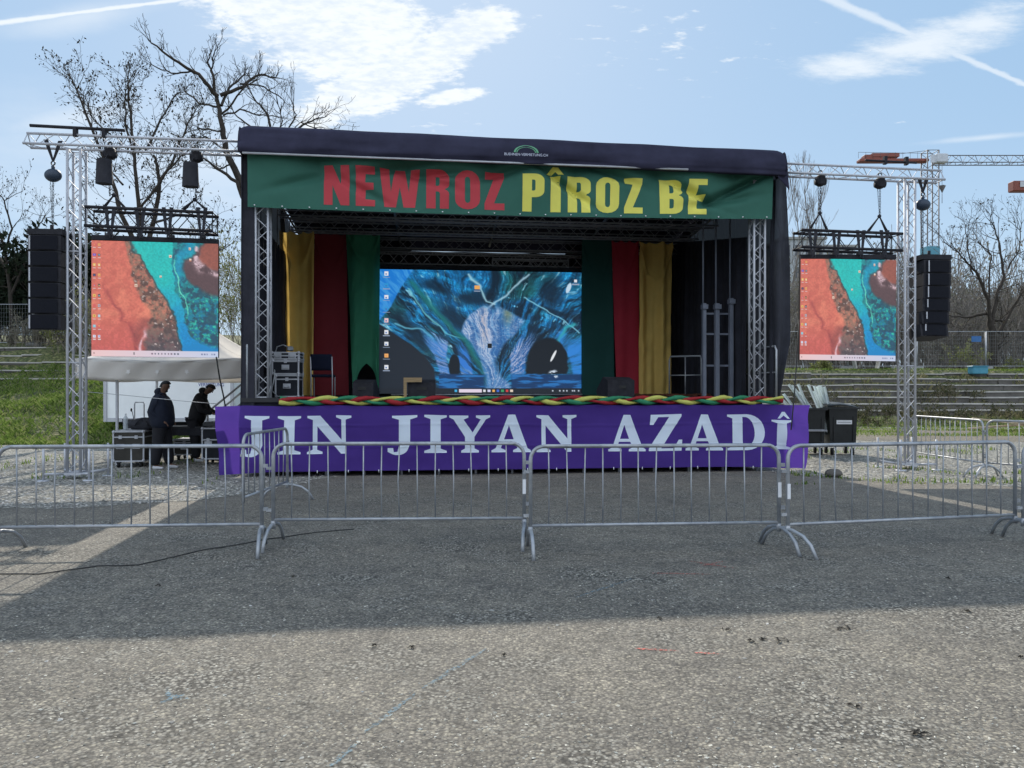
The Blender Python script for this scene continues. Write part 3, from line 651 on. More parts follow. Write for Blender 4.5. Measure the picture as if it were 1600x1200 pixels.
def cave(nx_, ny_):
    U, V = np.meshgrid(np.linspace(0, 1, nx_), np.linspace(0, 1, ny_)); wx = (fbm(U * 4, V * 3, 5, 2) - .5) * .12; wy = (fbm(U * 4, V * 3, 5, 12) - .5) * .14
    u = U + wx; v = V + wy; ax = u - .545; ay = .93 - v; ang = np.arctan2(ax, ay + .05); rad = np.hypot(ax * 1.6, ay)
    st = fbm(ang * 16 + fbm(U * 6, V * 6, 3, 44) * 2, rad * 2.2, 5, 7, .65); st2 = fbm(ang * 42 + wx * 20, rad * 4, 4, 9, .7); lay = fbm(u * 5 + v * 10, v * 26 - u * 12, 4, 21, .6); st3 = fbm(ang * 95 + wx * 60, rad * 9 + fbm(U * 20, V * 20, 3, 91) * 3, 4, 92, .7); fine = fbm(u * 60 + v * 40, v * 110 - u * 50, 3, 93, .7)
    im = np.zeros(U.shape + (3,)) + C8(12, 58, 92)
    im = mixc(im, C8(16, 100, 160), ss(.42, .62, st)); im = mixc(im, C8(22, 140, 200), ss(.5, .66, lay) * ss(.35, .6, st2) * .8); im = mixc(im, C8(24, 96, 92), ss(.5, .75, fbm(u * 3 + 4, v * 3, 4, 51)) * .8)
    im = mixc(im, C8(6, 26, 46), ss(.52, .36, st) * .85); im = mixc(im, C8(150, 215, 235), ss(.68, .76, st2) * ss(.45, .6, lay) * .8)
    im = im * (.72 + .6 * np.clip((st3 - .25) / .5, 0, 1) * (.6 + .8 * np.clip((fine - .25) / .5, 0, 1)))[..., None]; im = mixc(im, C8(120, 205, 225), ss(.66, .76, st3) * .5)
    # dark hollows between the vaults
    for cx, cy, rx, ry, an in ((.36, .36, .07, .16, -35), (.27, .14, .1, .05, 20), (.14, .5, .05, .3, -30), (.86, .16, .07, .14, -10), (.55, .03, .03, .14, 0), (.9, .33, .12, .03, 22), (.46, .2, .12, .07, -8)):
        c_, s_ = math.cos(R(an)), math.sin(R(an)); du, dv = u - cx, v - cy; q = np.hypot((du * c_ + dv * s_) / rx, (dv * c_ - du * s_) / ry); im = mixc(im, C8(7, 26, 44), ss(1.25, .35, q) * .8)
    for pts_, wd_, c in (([(.12, .17), (.2, .33), (.3, .5), (.4, .55)], .006, C8(110, 200, 215)), ([(.14, .12), (.28, .35), (.42, .6), (.5, .9)], .02, C8(20, 110, 110)), ([(.42, .02), (.48, .1), (.53, .22), (.56, .25)], .005, C8(170, 220, 235)), ([(.73, .02), (.64, .14), (.55, .25), (.42, .4)], .007, C8(180, 220, 240)), ([(.05, .43), (.2, .5), (.3, .66), (.36, .85)], .007, C8(100, 190, 220)), ([(.72, .2), (.83, .3), (.9, .36), (1, .48)], .005, C8(140, 215, 240)), ([(.86, .6), (.93, .45), (.98, .42)], .012, C8(50, 180, 195))):
        P = np.array(pts_); dd = np.full(U.shape, 9.)
        for (x1, y1), (x2, y2) in zip(P[:-1], P[1:]):
            t = np.clip(((u - x1) * (x2 - x1) + (v - y1) * (y2 - y1)) / ((x2 - x1) ** 2 + (y2 - y1) ** 2), 0, 1); dd = np.minimum(dd, np.hypot(u - x1 - t * (x2 - x1), v - y1 - t * (y2 - y1)))
        im = mixc(im, c, np.exp(-(dd / wd_) ** 2) * .85)
    # pale column in the middle
    cl = np.interp(V, [.28, .36, .45, .5, .6, .75, .85, 1], [.5, .43, .405, .4, .45, .5, .52, .52]) + wx * .4; cr = np.interp(V, [.28, .4, .5, .6, .72, .85, .93, 1], [.6, .72, .69, .63, .59, .61, .65, .66]) + wx * .4
    col = ss(0, .02, U - cl) * ss(0, .03, cr - U) * ss(.26, .36, V + .25 * abs(U - .55)); im = mixc(im, C8(70, 140, 205), col * .9); im = mixc(im, C8(185, 200, 230), col * ss(.4, .62, st) * .9); im = mixc(im, C8(215, 195, 195), col * np.exp(-((u - .5) / .022) ** 2) * (1 - ss(.5, .7, V)) * .7); im = mixc(im, C8(25, 80, 150), col * ss(.52, .4, st2) * .75); im = mixc(im, C8(60, 120, 185), col * ss(.5, .36, st3) * .7); im = mixc(im, C8(225, 228, 240), col * ss(.58, .68, fine) * .4); im = mixc(im, C8(120, 130, 90), col * np.exp(-((u - .63) / .03) ** 2) * (1 - ss(.3, .5, V)) * .8)
    # left foot pillar, right vaults
    def reg(l_, r__, lo, hi): return ss(0, .012, U - np.interp(V, *l_) - wx * .3) * ss(0, .012, np.interp(V, *r__) + wx * .3 - U) * ss(lo - .02, lo + .14, V + (st2 - .5) * .25) * ss(hi + .02, hi - .03, V + (st2 - .5) * .1)
    pl = reg(([.55, .7, .9], [.2, .26, .3]), ([.55, .7, .9], [.35, .33, .36]), .5, .92); im = mixc(im, C8(60, 130, 210), pl * (.4 + .6 * ss(.4, .62, st))); im = mixc(im, C8(150, 170, 225), pl * ss(.5, .62, st3) * .7)
    pl = reg(([.55, .7, .88], [.36, .385, .4]), ([.55, .7, .88], [.42, .45, .48]), .55, .88); im = mixc(im, C8(45, 120, 215), pl * (.4 + .6 * ss(.35, .6, st))); im = mixc(im, C8(150, 185, 235), pl * ss(.75, .88, V) * ss(.4, .6, st2))
    pl = reg(([.5, .7, .84], [.7, .64, .64]), ([.5, .7, .84], [.8, .73, .72]), .5, .84); im = mixc(im, C8(30, 110, 200), pl * .7); im = mixc(im, C8(195, 200, 230), pl * ss(.48, .62, st3) * .9)
    pl = reg(([.5, .7, .86], [.86, .93, .95]), ([.5, .9], [1.1, 1.1]), .48, .86); im = mixc(im, C8(40, 130, 220), pl * (.5 + .5 * ss(.4, .6, st)))
    dk = C8(10, 18, 28)
    im = mixc(im, dk, ss(1.05, .95, np.hypot((u - .825) / .115, (V - .78) / .24)) * (V < .84)); im = mixc(im, dk, ss(1.1, .9, np.hypot((U - .365) / .027, (V - .78) / .1)))
    bl = ss(.0, .012, np.interp(V, [.4, .47, .6, .7, .8, 1], [-.02, .04, .16, .225, .27, .285]) - U + wx * .2); im = mixc(im, C8(22, 30, 42), bl)
    tl = ss(0, .01, np.interp(V, [0, .15, .3, .43], [.17, .11, .065, .0]) - U + wx * .1); im = mixc(im, C8(20, 120, 215), tl); im = mixc(im, C8(70, 165, 235), tl * ss(.45, .65, st2) * .7)
    wt = ss(.835, .85, V + wy * .1) * (1 - ss(.5, .53, U) * ss(.655, .64, U)) * (U > .29); rip = fbm(U * 14, V * 70, 4, 61); im = mixc(im, C8(10, 50, 100), wt); im = mixc(im, C8(30, 110, 185), wt * ss(.48, .66, rip)); im = mixc(im, C8(215, 230, 245), ss(1, .5, np.hypot((U - .86) / .035, (V - .84) / .045)) * ss(.45, .55, fbm(U * 40, V * 60, 3, 71)))
    im = mixc(im, C8(240, 245, 250), ss(1.1, .8, np.hypot((U - .858 + (V - .69) * .3) / .007, (V - .69) / .05))); im = mixc(im, C8(200, 225, 245), ss(1.1, .8, np.hypot((U - .935 + (V - .13) * .2) / .012, (V - .13) / .045)))
    patch(im, U, V, .54, .61, .022, .04, C8(8, 10, 14))
    tb = V > .955; im[tb] = C8(20, 26, 36); tb = tb & (U < .28); im[tb] = C8(20, 26, 36)
    W_ = C8(235, 238, 245)
    for k, c in enumerate((W_, C8(40, 150, 220), W_, C8(40, 150, 220), C8(240, 200, 205), W_, W_, C8(245, 175, 100), W_)):
        vv = .035 + k * .094; patch(im, U, V, .034, vv, .019, .032, c); patch(im, U, V, .034, vv + .004, .008, .012, C8(60, 110, 190) if k != 7 else C8(230, 150, 80)); patch(im, U, V, .034, vv + .029, .034, .005, C8(150, 165, 190))
    patch(im, U, V, .477, .135, .026, .028, C8(245, 175, 90)); patch(im, U, V, .477, .165, .03, .006, C8(150, 165, 190)); patch(im, U, V, .97, .07, .014, .025, W_); patch(im, U, V, .97, .1, .04, .012, C8(150, 165, 190))
    patch(im, U, V, .372, .977, .013, .022, C8(60, 180, 235)); m = (abs(U - .443) < .056) & (abs(V - .977) < .014); im[m] = C8(235, 220, 240)
    for k, c in enumerate((W_, C8(220, 220, 255), C8(245, 180, 90), C8(60, 110, 220), C8(50, 160, 100), C8(220, 60, 60), C8(240, 220, 200))): patch(im, U, V, .513 + k * .0225, .977, .013, .02, c)
    for uu in (.855, .89, .91, .925, .955, .965, .985): patch(im, U, V, uu, .977, .007, .012, C8(190, 200, 215))
    return im


def led(name, img, fn, parent, k):
    img = img * .93 + .045; ny_, nx_, _ = img.shape; b = MB(); b.grid(nx_, ny_, fn); m = bpy.data.materials.new(name + '_light'); m.use_nodes = True; t = m.node_tree; p = t.nodes['Principled BSDF']  # ambient wash painted into the picture: contrast lowered, blacks lifted
    at_ = t.nodes.new('ShaderNodeVertexColor'); at_.layer_name = 'picture'; t.links.new(at_.outputs[0], p.inputs['Emission Color']); p.inputs['Emission Strength'].default_value = k; p.inputs['Base Color'].default_value = (.015, .015, .015, 1); p.inputs['Roughness'].default_value = .6
    o = b.build(name, m, parent); lin = np.where(img > .04045, ((img + .055) / 1.055) ** 2.4, img / 12.92); col = np.concatenate([lin, np.ones((ny_, nx_, 1))], 2).reshape(-1).astype(np.float32)
    ca = o.data.color_attributes.new('picture', 'FLOAT_COLOR', 'POINT'); ca.data.foreach_set('color', col); return o
LEDK = .92 / 2 ** EXPO
CST = coast(230, 216)
def side_screen(tl, tr, bl, br, label):
    tl, tr, bl, br = map(Vector, (tl, tr, bl, br)); n_ = (tr - tl).cross(bl - tl).normalized()
    if n_.y > 0: n_ = -n_
    t = thing('led_screen', (bl + br) / 2, 0, label, 'screen', 'hanging side screens'); B = -n_ * .09
    def f(i, j): return tl.lerp(tr, i).lerp(bl.lerp(br, i), j)
    led('display', CST, lambda i, j: f(i, j) + n_ * .004, t, LEDK)
    b = MB(); e = .0
    P = [f(0, 0), f(1, 0), f(1, 1), f(0, 1)]; b.add([p for p in P] + [p + B for p in P], [(0, 1, 2, 3), (7, 6, 5, 4), (0, 4, 5, 1), (1, 5, 6, 2), (2, 6, 7, 3), (3, 7, 4, 0)])
    b.build('cabinet', BLK, t)
    b = MB(); r_ = (tr - tl).normalized()
    b.box((tl + tr) / 2 + Vector((0, 0, .05)) + B * .5, ((tr - tl).length, .1, .09), rz=math.atan2(r_.y, r_.x))
    b.build('top_bar', BLK, t)
    for k in (.12, .37, .62, .87): b = MB(); p = f(k, 0) + Vector((0, 0, .09)) + B * .5; b.cyl(p, p + Vector((0, 0, .2)), .014, 6); b.box(p + Vector((0, 0, .03)), (.1, .05, .05)); b.build('hanging_clamp', CHN, t)
    return t
d1_, d2_ = SP(su(145), -.05, 0), SP(su(338), .12, 0)
def vz(p, py): return Vector((p.x, p.y, EYE + (HY - py) * p.y / F))
side_screen(vz(d1_, 375.5), vz(d2_, 381), vz(d1_, 556.5), vz(d2_, 559), 'hanging screen showing a red and turquoise coast, above the white tent')
YR = SP(su(1325), 0, 0).y
side_screen(at(1251, 403.5, YR), at(1400.5, 406.5, YR), at(1249.5, 562, YR), at(1399, 564.5, YR), 'hanging screen showing a red and turquoise coast, above the black bins')

# line arrays
GRILL = mat('speaker_grille', (.010, .011, .016), .8, var=.2, vs=60, bump=.2, bs=120, spec=.1)
def line_array(px0, px1, py0, py1, n, label, lean0=0, curve=0, side=1, slant=0):
    v = .0; c0 = (SQ(px0, py0) + SQ(px1, py0)) / 2; zt = c0.z; zb = sz(px0, py1); u0, u1 = su(px0), su(px1); uc = (u0 + u1) / 2; wd = (u1 - u0)
    t = thing('line_array_speaker', SP(uc, 0, zb), A, label, 'speaker array', 'hanging speaker arrays')
    b = MB(); b.box(c0 + Vector((0, 0, -.05)), (wd, .5, .1), rz=A); b.tube([c0 + Vector((0, 0, 0)), c0 + Vector((0, 0, .12))], .03, 6); b.build('flying_frame', BLK, t)
    hh = (zt - .11 - zb) / n
    for k in range(n):
        q = (k + .5) / n; z = zt - .11 - hh * (k + .5); a = -(lean0 + curve * q * q); off = slant * q * q; yoff = -math.sin(curve * q * .5) * .25 * q
        c = SP(uc + off, yoff, z); tp = hh * .07
        b = MB(); W = wd / 2 - .02; dd = .26
        m = Matrix.Rotation(A, 3, 'Z') @ Matrix.Rotation(a, 3, 'X')
        def q_(x, y, zz): return c + m @ Vector((x, y, zz))
        h = hh / 2 - .006
        b.add([q_(-W, -dd, -h), q_(W, -dd, -h), q_(W * .86, dd, -h * .8), q_(-W * .86, dd, -h * .8), q_(-W, -dd, h), q_(W, -dd, h), q_(W * .86, dd, h * .8), q_(-W * .86, dd, h * .8)], [(0, 3, 2, 1), (4, 5, 6, 7), (0, 1, 5, 4), (1, 2, 6, 5), (2, 3, 7, 6), (3, 0, 4, 7)])
        o = b.build('cabinet', BLK, t)
        b = MB(); b.grid(13, 3, lambda i, j: q_((-W + .05) + (2 * W - .1) * i, -dd - .012 - .02 * math.sin(i * math.pi), -h + .015 + (2 * h - .03) * j)); b.build('grille', GRILL, o)
        if k < n:
            b = MB(); xx = -W + .035 if side > 0 else -W + .1; b.box(q_(xx, -dd - .012, 0), (.022, .02, hh * .84)); b.build('side_rail', ALU, o)
    return t
line_array(54, 108, 362, 517, 6, 'tall black line array of speakers hanging left of the left tower')
line_array(1429, 1474, 401, 531, 6, 'curved black line array of speakers hanging right of the right tower', curve=.22, side=-1, slant=-.1)
# ------------------------------------------------------------------ lettering
def glyph_mesh(curves):      # list of (outline, holes) -> triangles through a filled curve
    pass
HV = {   # heavy condensed capitals: (width, [outline, hole...]) on a unit height
 'N': (.56, [[(0, 0), (.19, 0), (.19, .5), (.37, 0), (.56, 0), (.56, 1), (.37, 1), (.37, .53), (.19, 1), (0, 1)]]),
 'E': (.42, [[(0, 0), (.42, 0), (.42, .17), (.21, .17), (.21, .42), (.39, .42), (.39, .585), (.21, .585), (.21, .83), (.41, .83), (.41, 1), (0, 1)]]),
 'W': (.84, [[(.1, 0), (.34, 0), (.42, .52), (.5, 0), (.74, 0), (.84, 1), (.65, 1), (.61, .38), (.52, 1), (.32, 1), (.235, .38), (.19, 1), (0, 1)]]),
 'Z': (.42, [[(0, 0), (.42, 0), (.42, .17), (.2, .17), (.42, .84), (.42, 1), (.02, 1), (.02, .83), (.2, .83), (0, .16)]]),
 'I': (.2, [[(0, 0), (.2, 0), (.2, 1), (0, 1)]]),
}
def arc(cx, cy, rx, ry, a0, a1, n=8): return [(cx + rx * math.cos(R(a0 + (a1 - a0) * k / n)), cy + ry * math.sin(R(a0 + (a1 - a0) * k / n))) for k in range(n + 1)]
HV['O'] = (.5, [arc(.25, .25, .25, .25, 180, 360) + arc(.25, .75, .25, .25, 0, 180), arc(.25, .24, .055, .08, 180, 360, 5) + arc(.25, .76, .055, .08, 0, 180, 5)])
HV['P'] = (.47, [[(0, 0), (.2, 0), (.2, .38), (.27, .38)] + arc(.27, .55, .2, .17, -90, 0, 5) + arc(.27, .83, .2, .17, 0, 90, 5) + [(0, 1)], [(.2, .55), (.235, .55)] + arc(.24, .6, .035, .05, -90, 0, 3) + arc(.24, .79, .035, .05, 0, 90, 3) + [(.2, .84)]])
HV['R'] = (.49, [[(0, 0), (.2, 0), (.2, .43), (.235, .43)] + arc(.235, .37, .055, .06, 90, 0, 4) + [(.29, 0), (.48, 0), (.485, .32)] + arc(.36, .37, .125, .12, 0, 75, 4) + arc(.37, .63, .12, .12, -70, 0, 4) + arc(.27, .81, .22, .19, 0, 90, 5) + [(0, 1)], [(.2, .59), (.24, .59)] + arc(.245, .64, .04, .05, -90, 0, 3) + arc(.245, .79, .04, .05, 0, 90, 3) + [(.2, .84)]])
HV['B'] = (.49, [[(0, 0), (.27, 0)] + arc(.28, .2, .21, .2, -90, 0, 5) + arc(.37, .4, .12, .13, 0, 75, 4) + arc(.37, .66, .11, .12, -75, 0, 4) + arc(.27, .81, .21, .19, 0, 90, 5) + [(0, 1)], [(.2, .155), (.245, .155)] + arc(.25, .21, .04, .05, -90, 0, 3) + arc(.25, .38, .04, .05, 0, 90, 3) + [(.2, .43)], [(.2, .59), (.24, .59)] + arc(.245, .64, .04, .05, -90, 0, 3) + arc(.245, .79, .04, .05, 0, 90, 3) + [(.2, .84)]])
def ser(x, w_, y=0, s_=1):      # stem foot helper points left to right at the bottom (s=1) or top (s=-1)
    return None
b1, b2 = .055, .11
SR = {
 'I': (.46, [[(0, 0), (.46, 0), (.46, b1), (.335, b2), (.335, 1 - b2), (.46, 1 - b1), (.46, 1), (0, 1), (0, 1 - b1), (.125, 1 - b2), (.125, b2), (0, b1)]]),
 'J': (.56, [[(.02, .14), (.02, .04)] + arc(.2, .17, .2, .22, 230, 350, 8) + [(.43, .25), (.43, 1 - b2), (.56, 1 - b1), (.56, 1), (.1, 1), (.1, 1 - b1), (.225, 1 - b2), (.225, .2), (.2, .04), (.13, .03), (.12, .14)]]),
 'N': (.92, [[(0, 0), (.32, 0), (.32, b1), (.21, b2), (.21, .72), (.7, 0), (.8, 0), (.8, 1 - b2), (.92, 1 - b1), (.92, 1), (.6, 1), (.6, 1 - b1), (.71, 1 - b2), (.71, .36), (.27, 1), (0, 1), (0, 1 - b1), (.115, 1 - b2), (.115, b2), (0, b1)]]),
 'Y': (.86, [[(.25, 0), (.62, 0), (.62, b1), (.53, b2), (.53, .42), (.77, 1 - b2), (.86, 1 - b1), (.86, 1), (.56, 1), (.56, 1 - b1), (.66, 1 - b2), (.49, .54), (.3, 1 - b2), (.4, 1 - b1), (.4, 1), (0, 1), (0, 1 - b1), (.09, 1 - b2), (.33, .42), (.33, b2), (.25, b1)]]),
 'A': (.84, [[(0, 0), (.3, 0), (.3, b1), (.2, b2), (.245, .26), (.5, .26), (.555, b2), (.46, b1), (.46, 0), (.84, 0), (.84, b1), (.77, b2), (.51, 1), (.36, 1), (.09, b2), (0, b1)], [(.27, .34), (.475, .34), (.375, .72)]]),
 'Z': (.68, [[(0, 0), (.66, 0), (.68, .3), (.61, .3), (.5, .07), (.25, .07), (.67, .94), (.67, 1), (.05, 1), (.03, .72), (.1, .72), (.2, .93), (.42, .93), (0, .06)]]),
 'D': (.8, [[(0, 0), (.4, 0)] + arc(.38, .5, .42, .5, -85, 85, 14) + [(0, 1), (0, 1 - b1), (.11, 1 - b2), (.11, b2), (0, b1)], [(.32, .075), (.37, .075)] + arc(.36, .5, .215, .425, -80, 80, 12) + [(.32, .925)]]),
}


def lettering(name, mat_, parent, glyphs, fn, cell, off=.004):
    """glyphs: (outlines, x0, x1, z0, z1) in banner coordinates; cut along the banner's own grid and laid on it"""
    cu = bpy.data.curves.new('tmp', 'CURVE'); cu.dimensions = '2D'; cu.fill_mode = 'BOTH'
    for (polys, w_, x0, x1, z0, z1) in glyphs:
        for P in polys:
            s_ = cu.splines.new('POLY'); s_.points.add(len(P) - 1); s_.use_cyclic_u = True
            for q, (x, y) in zip(s_.points, P): q.co = (x0 + (x1 - x0) * x / w_, z0 + (z1 - z0) * y, 0, 1)
    ob = bpy.data.objects.new('tmp', cu); COL.objects.link(ob); dg = bpy.context.evaluated_depsgraph_get(); me = ob.evaluated_get(dg).to_mesh()
    bm = bmesh.new(); bm.from_mesh(me); bmesh.ops.remove_doubles(bm, verts=bm.verts, dist=1e-5)
    xs = [v.co.x for v in bm.verts]; ys = [v.co.y for v in bm.verts]
    k = math.floor(min(xs) / cell) + 1
    while k * cell < max(xs): bmesh.ops.bisect_plane(bm, geom=bm.verts[:] + bm.edges[:] + bm.faces[:], plane_co=(k * cell, 0, 0), plane_no=(1, 0, 0)); k += 1
    k = math.floor(min(ys) / cell) + 1
    while k * cell < max(ys): bmesh.ops.bisect_plane(bm, geom=bm.verts[:] + bm.edges[:] + bm.faces[:], plane_co=(0, k * cell, 0), plane_no=(0, 1, 0)); k += 1
    bm.verts.ensure_lookup_table()
    vs = [fn(v.co.x, v.co.y, off) for v in bm.verts]; fs = [tuple(v.index for v in f.verts) for f in bm.faces]
    bm.free(); bpy.data.objects.remove(ob); bpy.data.curves.remove(cu)
    b = MB(); b.add(vs, fs, True); return b.build(name, mat_, parent)


# ------------------------------------------------------------------ the stage (u, v, z frame)
DK = 1.46
ROOFT = mat('roof_tarpaulin', (.03, .03, .055), .85, var=.3, vs=1.2, bump=.15, bs=4, spec=.15)
DECK = mat('stage_deck', (.02, .02, .022), .7, bump=.1)
stage = thing('stage', SP(0, 0, 0), A, 'large black covered stage with truss towers and a dark tarpaulin roof', 'stage')
def S(): return MB(lambda u, v, z: SP(u, v, z))
UL, UR = -4.99, 5.35
def rt(u): return -.011 * (u + 5.3)
# deck, skirt
b = S(); b.box((0.05, 2.95, DK - .04), (10.2, 6.0, .08)); b.build('deck', DECK, stage)
b = S(); b.box((0.05, 2.95, .72), (10.0, 5.8, 1.3)); b.build('skirt', BLKF, stage)
for k in range(15): b = S(); b.cyl((-4.9 + k * .7, -.02, 0), (-4.9 + k * .7, -.02, .5), .024); b.build('deck_leg', GALV, stage)
# roof tarpaulin: one continuous folded profile with thickness
prof = [(6.2, 5.45), (6.0, 5.75), (3.5, 6.1), (.4, 6.38), (.0, 6.41), (-.24, 6.43), (-.29, 6.38), (-.35, 6.2), (-.37, 6.03), (-.33, 5.93), (-.15, 5.96)]
def pr(t):
    t *= len(prof) - 1; i = min(int(t), len(prof) - 2); f = t - i; return tuple(prof[i][k] * (1 - f) + prof[i + 1][k] * f for k in (0, 1))
def roof(i, j):
    u = UL - .03 + (UR - UL + .06) * i; v, z = pr(j); e = min(i, 1 - i) * (UR - UL)
    w_ = noise.noise(Vector((u * .8, j * 9, 0))) * .03 + noise.noise(Vector((u * 2.5, j * 14, 5))) * .012
    if j > .4: z += rt(u) + w_ * .6; v += w_ - (.04 * math.sin(u * 3.1) * .3)
    if e < .2: z -= .07 * (1 - e / .2) ** 2 * (j < .75)
    return u, v, z
b = S(); b.grid(140, 60, roof); b.build('roof_tarpaulin', ROOFT, stage, thick=.012)
b = S()   # gable cheeks of the tarpaulin
for ue in (UL - .02, UR + .02):
    P = [(v, z + rt(ue) - .02) for v, z in prof[3:9]] + [(.1, 5.85)]
    b.prism(P, lambda a, c, h, ue=ue: (ue + h - .006, a, c), .012)
b.build('tarpaulin_end', ROOFT, stage)
# fascia emblem: double green arch and a thin white line of letters
LG = mat('logo_green', (.12, .36, .2), .5, var=.05); LW = mat('logo_white', (.55, .58, .7), .5, var=.05)
b = S(); ul = su(822, -.38); zl = sz(822, 239, -.38)
for rx, rz_, th in ((.235, .135, .028), (.185, .1, .014)):
    n = 20; vs = []
    for k in range(n + 1):
        a = math.pi * k / n; tt = th * (.45 + .9 * abs(math.cos(a))); e = -.02 * math.cos(a)
        vs += [(ul + rx * math.cos(a), -.405, zl + rz_ * math.sin(a)), (ul + (rx - tt) * math.cos(a), -.405, zl + (rz_ - tt * .7) * math.sin(a))]
    b.add(vs, [(2 * k, 2 * k + 1, 2 * k + 3, 2 * k + 2) for k in range(n)])
b.build('roof_emblem', LG, stage)
def small_text(s_, size, fn, m_, parent, name, wd=None):
    cu = bpy.data.curves.new('t', 'FONT'); cu.body = s_; cu.size = size; ob = bpy.data.objects.new('t', cu); COL.objects.link(ob); dg = bpy.context.evaluated_depsgraph_get(); me = ob.evaluated_get(dg).to_mesh()
    X = [v.co.x for v in me.vertices]; k = wd / (max(X) - min(X)) if wd else 1; x0 = (max(X) + min(X)) / 2
    b = MB(); b.add([fn((v.co.x - x0) * k, v.co.y) for v in me.vertices], [tuple(p.vertices) for p in me.polygons]); bpy.data.objects.remove(ob)
    return b.build(name, m_, parent)
small_text('BUEHNEN-VERMIETUNG.CH', .07, lambda x, y: SP(ul + x, -.405, zl - .062 + y), LW, stage, 'roof_lettering', .82)
# front and inner towers
for (u_, v_, zb_, zt_, w_) in ((su(409), .12, DK, 5.8, .225), (su(1187), .12, DK, 5.8, .225)):
    b = MB(); truss(b, SP(u_, v_, zb_), SP(u_, v_, zt_), w_, up=Vector((-SA, CA, 0)), rc=.024, rl=.009, step=.24); b.build('front_tower', ALU, stage)
b = MB(); truss(b, SP(UL + .1, .3, 6.0), SP(UR - .1, .3, 6.0), .3, rc=.024, rl=.009, step=.3); b.build('front_truss', ALU, stage)
b = S(); b.tube([(UL + .05, -.335, 5.90), (su(1075, -.33), -.335, 5.86)], .02, 8); b.build('front_pipe', ALU, stage)
DALU = mat('dull_aluminium', (.32, .33, .36), .6, .3)
for k, (v_, z_) in enumerate(((1.3, 5.75), (2.6, 5.65), (3.9, 5.6), (5.3, 5.5))):
    b = MB(); truss(b, SP(-4.9, v_, z_ - .08), SP(5.1, v_, z_ - .08), .26, rc=.022, rl=.008, step=.3); b.build('roof_truss', DALU, stage)
for u_ in (-4.9, -2.4, 0, 2.6, 5.15):
    b = S(); b.tube([(u_, .2, 5.95), (u_, 5.8, 5.5)], .028, 6); b.build('roof_rafter', DALU, stage)
b = S()
for v_ in (.7, 2.0, 3.2, 4.5): b.tube([(-5, v_, 5.98 - v_ * .08), (5.2, v_, 5.98 - v_ * .08)], .018, 6)
b.build('purlin', DALU, stage)
b = MB(); truss(b, SP(-3.3, 5.1, 5.0), SP(3.3, 5.1, 4.98), .3, rc=.022, rl=.01, step=.3); b.build('rear_truss', ALU, stage)
b = MB(); truss(b, SP(.0, 4.9, 4.88), SP(2.0, 4.9, 4.87), .22, rc=.018, rl=.008, step=.22); b.build('screen_truss', ALU, stage)
# drapes
SCRIM = mat('black_scrim', (.022, .024, .034), .9, var=.3, vs=1.5, alpha=.975, bump=.3, bs=30); SCRIMD = mat('black_drape', (.022, .0225, .032), .95, var=.3, vs=3, bump=.2, bs=20)
def drape(fn0, fn1, zt, zb, nu=60, nv=26, amp=.035, m=SCRIM, name='side_drape', fq=9, seed=0, T=.0, bot=0):
    def f(i, j):
        a = Vector(fn0).lerp(Vector(fn1), i); dr = (Vector(fn1) - Vector(fn0)); n_ = Vector((-dr.y, dr.x, 0)).normalized(); l_ = dr.length
        w_ = amp * (math.sin(i * l_ * fq + 1.3 * math.sin(i * l_ * 2.1 + seed)) + .6 * math.sin(i * l_ * fq * 2.3 + seed)) * (.45 + .55 * j) + .04 * noise.noise(Vector((i * l_ * 1.2, j * 3, seed)))
        zt_ = zt if not callable(zt) else zt(a.y)
        return a.x + n_.x * w_, a.y + n_.y * w_, zt_ + (zb - zt_) * j
    b = S(); b.grid(nu, nv, f); return b.build(name, m, stage, thick=T)
def zr(v):
    q = sorted(prof[:5]); return float(np.interp(v, [a[0] for a in q], [a[1] for a in q])) - .07
drape((UL, -.05), (UL - .14, 5.95), zr, .1, 90, 26, m=SCRIM, seed=1)
drape((UR - .08, -.1), (UR - .24, 5.95), zr, DK - .1, 110, 30, m=SCRIM, seed=2)
drape((UR - .22, .9), (UR - .34, 5.8), lambda v: 4.7 + .17 * v, DK, 90, 26, m=SCRIMD, seed=8, name='inner_drape')
drape((UL + .04, .6), (UL - .08, 5.8), 4.9, DK, 90, 26, m=SCRIMD, seed=9, name='inner_drape')
# front returns beside the towers
u1, u2 = su(377), su(398); drape((u1, -.03), (u2, -.03), 6.1, .15, 30, 26, .015, SCRIMD, 'front_drape', 18, 3)
def rdr(i, j):
    z = 5.75 + (DK - .0 - 5.75) * j; ux = su(1204) + (su(1228 + 6 * math.sin(j * 2.6) - (14 * max(0, j - .75) * 4 if j > .75 else 0)) - su(1204)) * i
    return ux, -.0 + .04 * math.sin(i * 9 + 2 * j) + .03 * noise.noise(Vector((i * 3, j * 4, 2))), z + .25 * (1 - j) * i
b = S(); b.grid(24, 40, rdr); b.build('front_drape', SCRIM, stage)
# tarpaulin corner flap
b = S(); uu = su(1222, -.3)
b.grid(8, 8, lambda i, j: (uu - .12 + .28 * i + .04 * j, -.3 + .1 * i, 6.1 - .42 * j * (.5 + .5 * i) + rt(5.3))); b.build('corner_flap', ROOFT, stage, thick=.008)
# back wall with a lit slit at the top
drape((-5.0, 5.95), (5.2, 5.95), 5.36, .8, 200, 10, .02, SCRIMD, 'back_wall', 4, 4)
drape((-5.0, 5.9), (-2.1, 5.9), 5.8, 4.8, 60, 6, .02, SCRIMD, 'back_wall', 4, 5); drape((2.1, 5.9), (5.2, 5.9), 5.8, 4.8, 60, 6, .02, SCRIMD, 'back_wall', 4, 6)
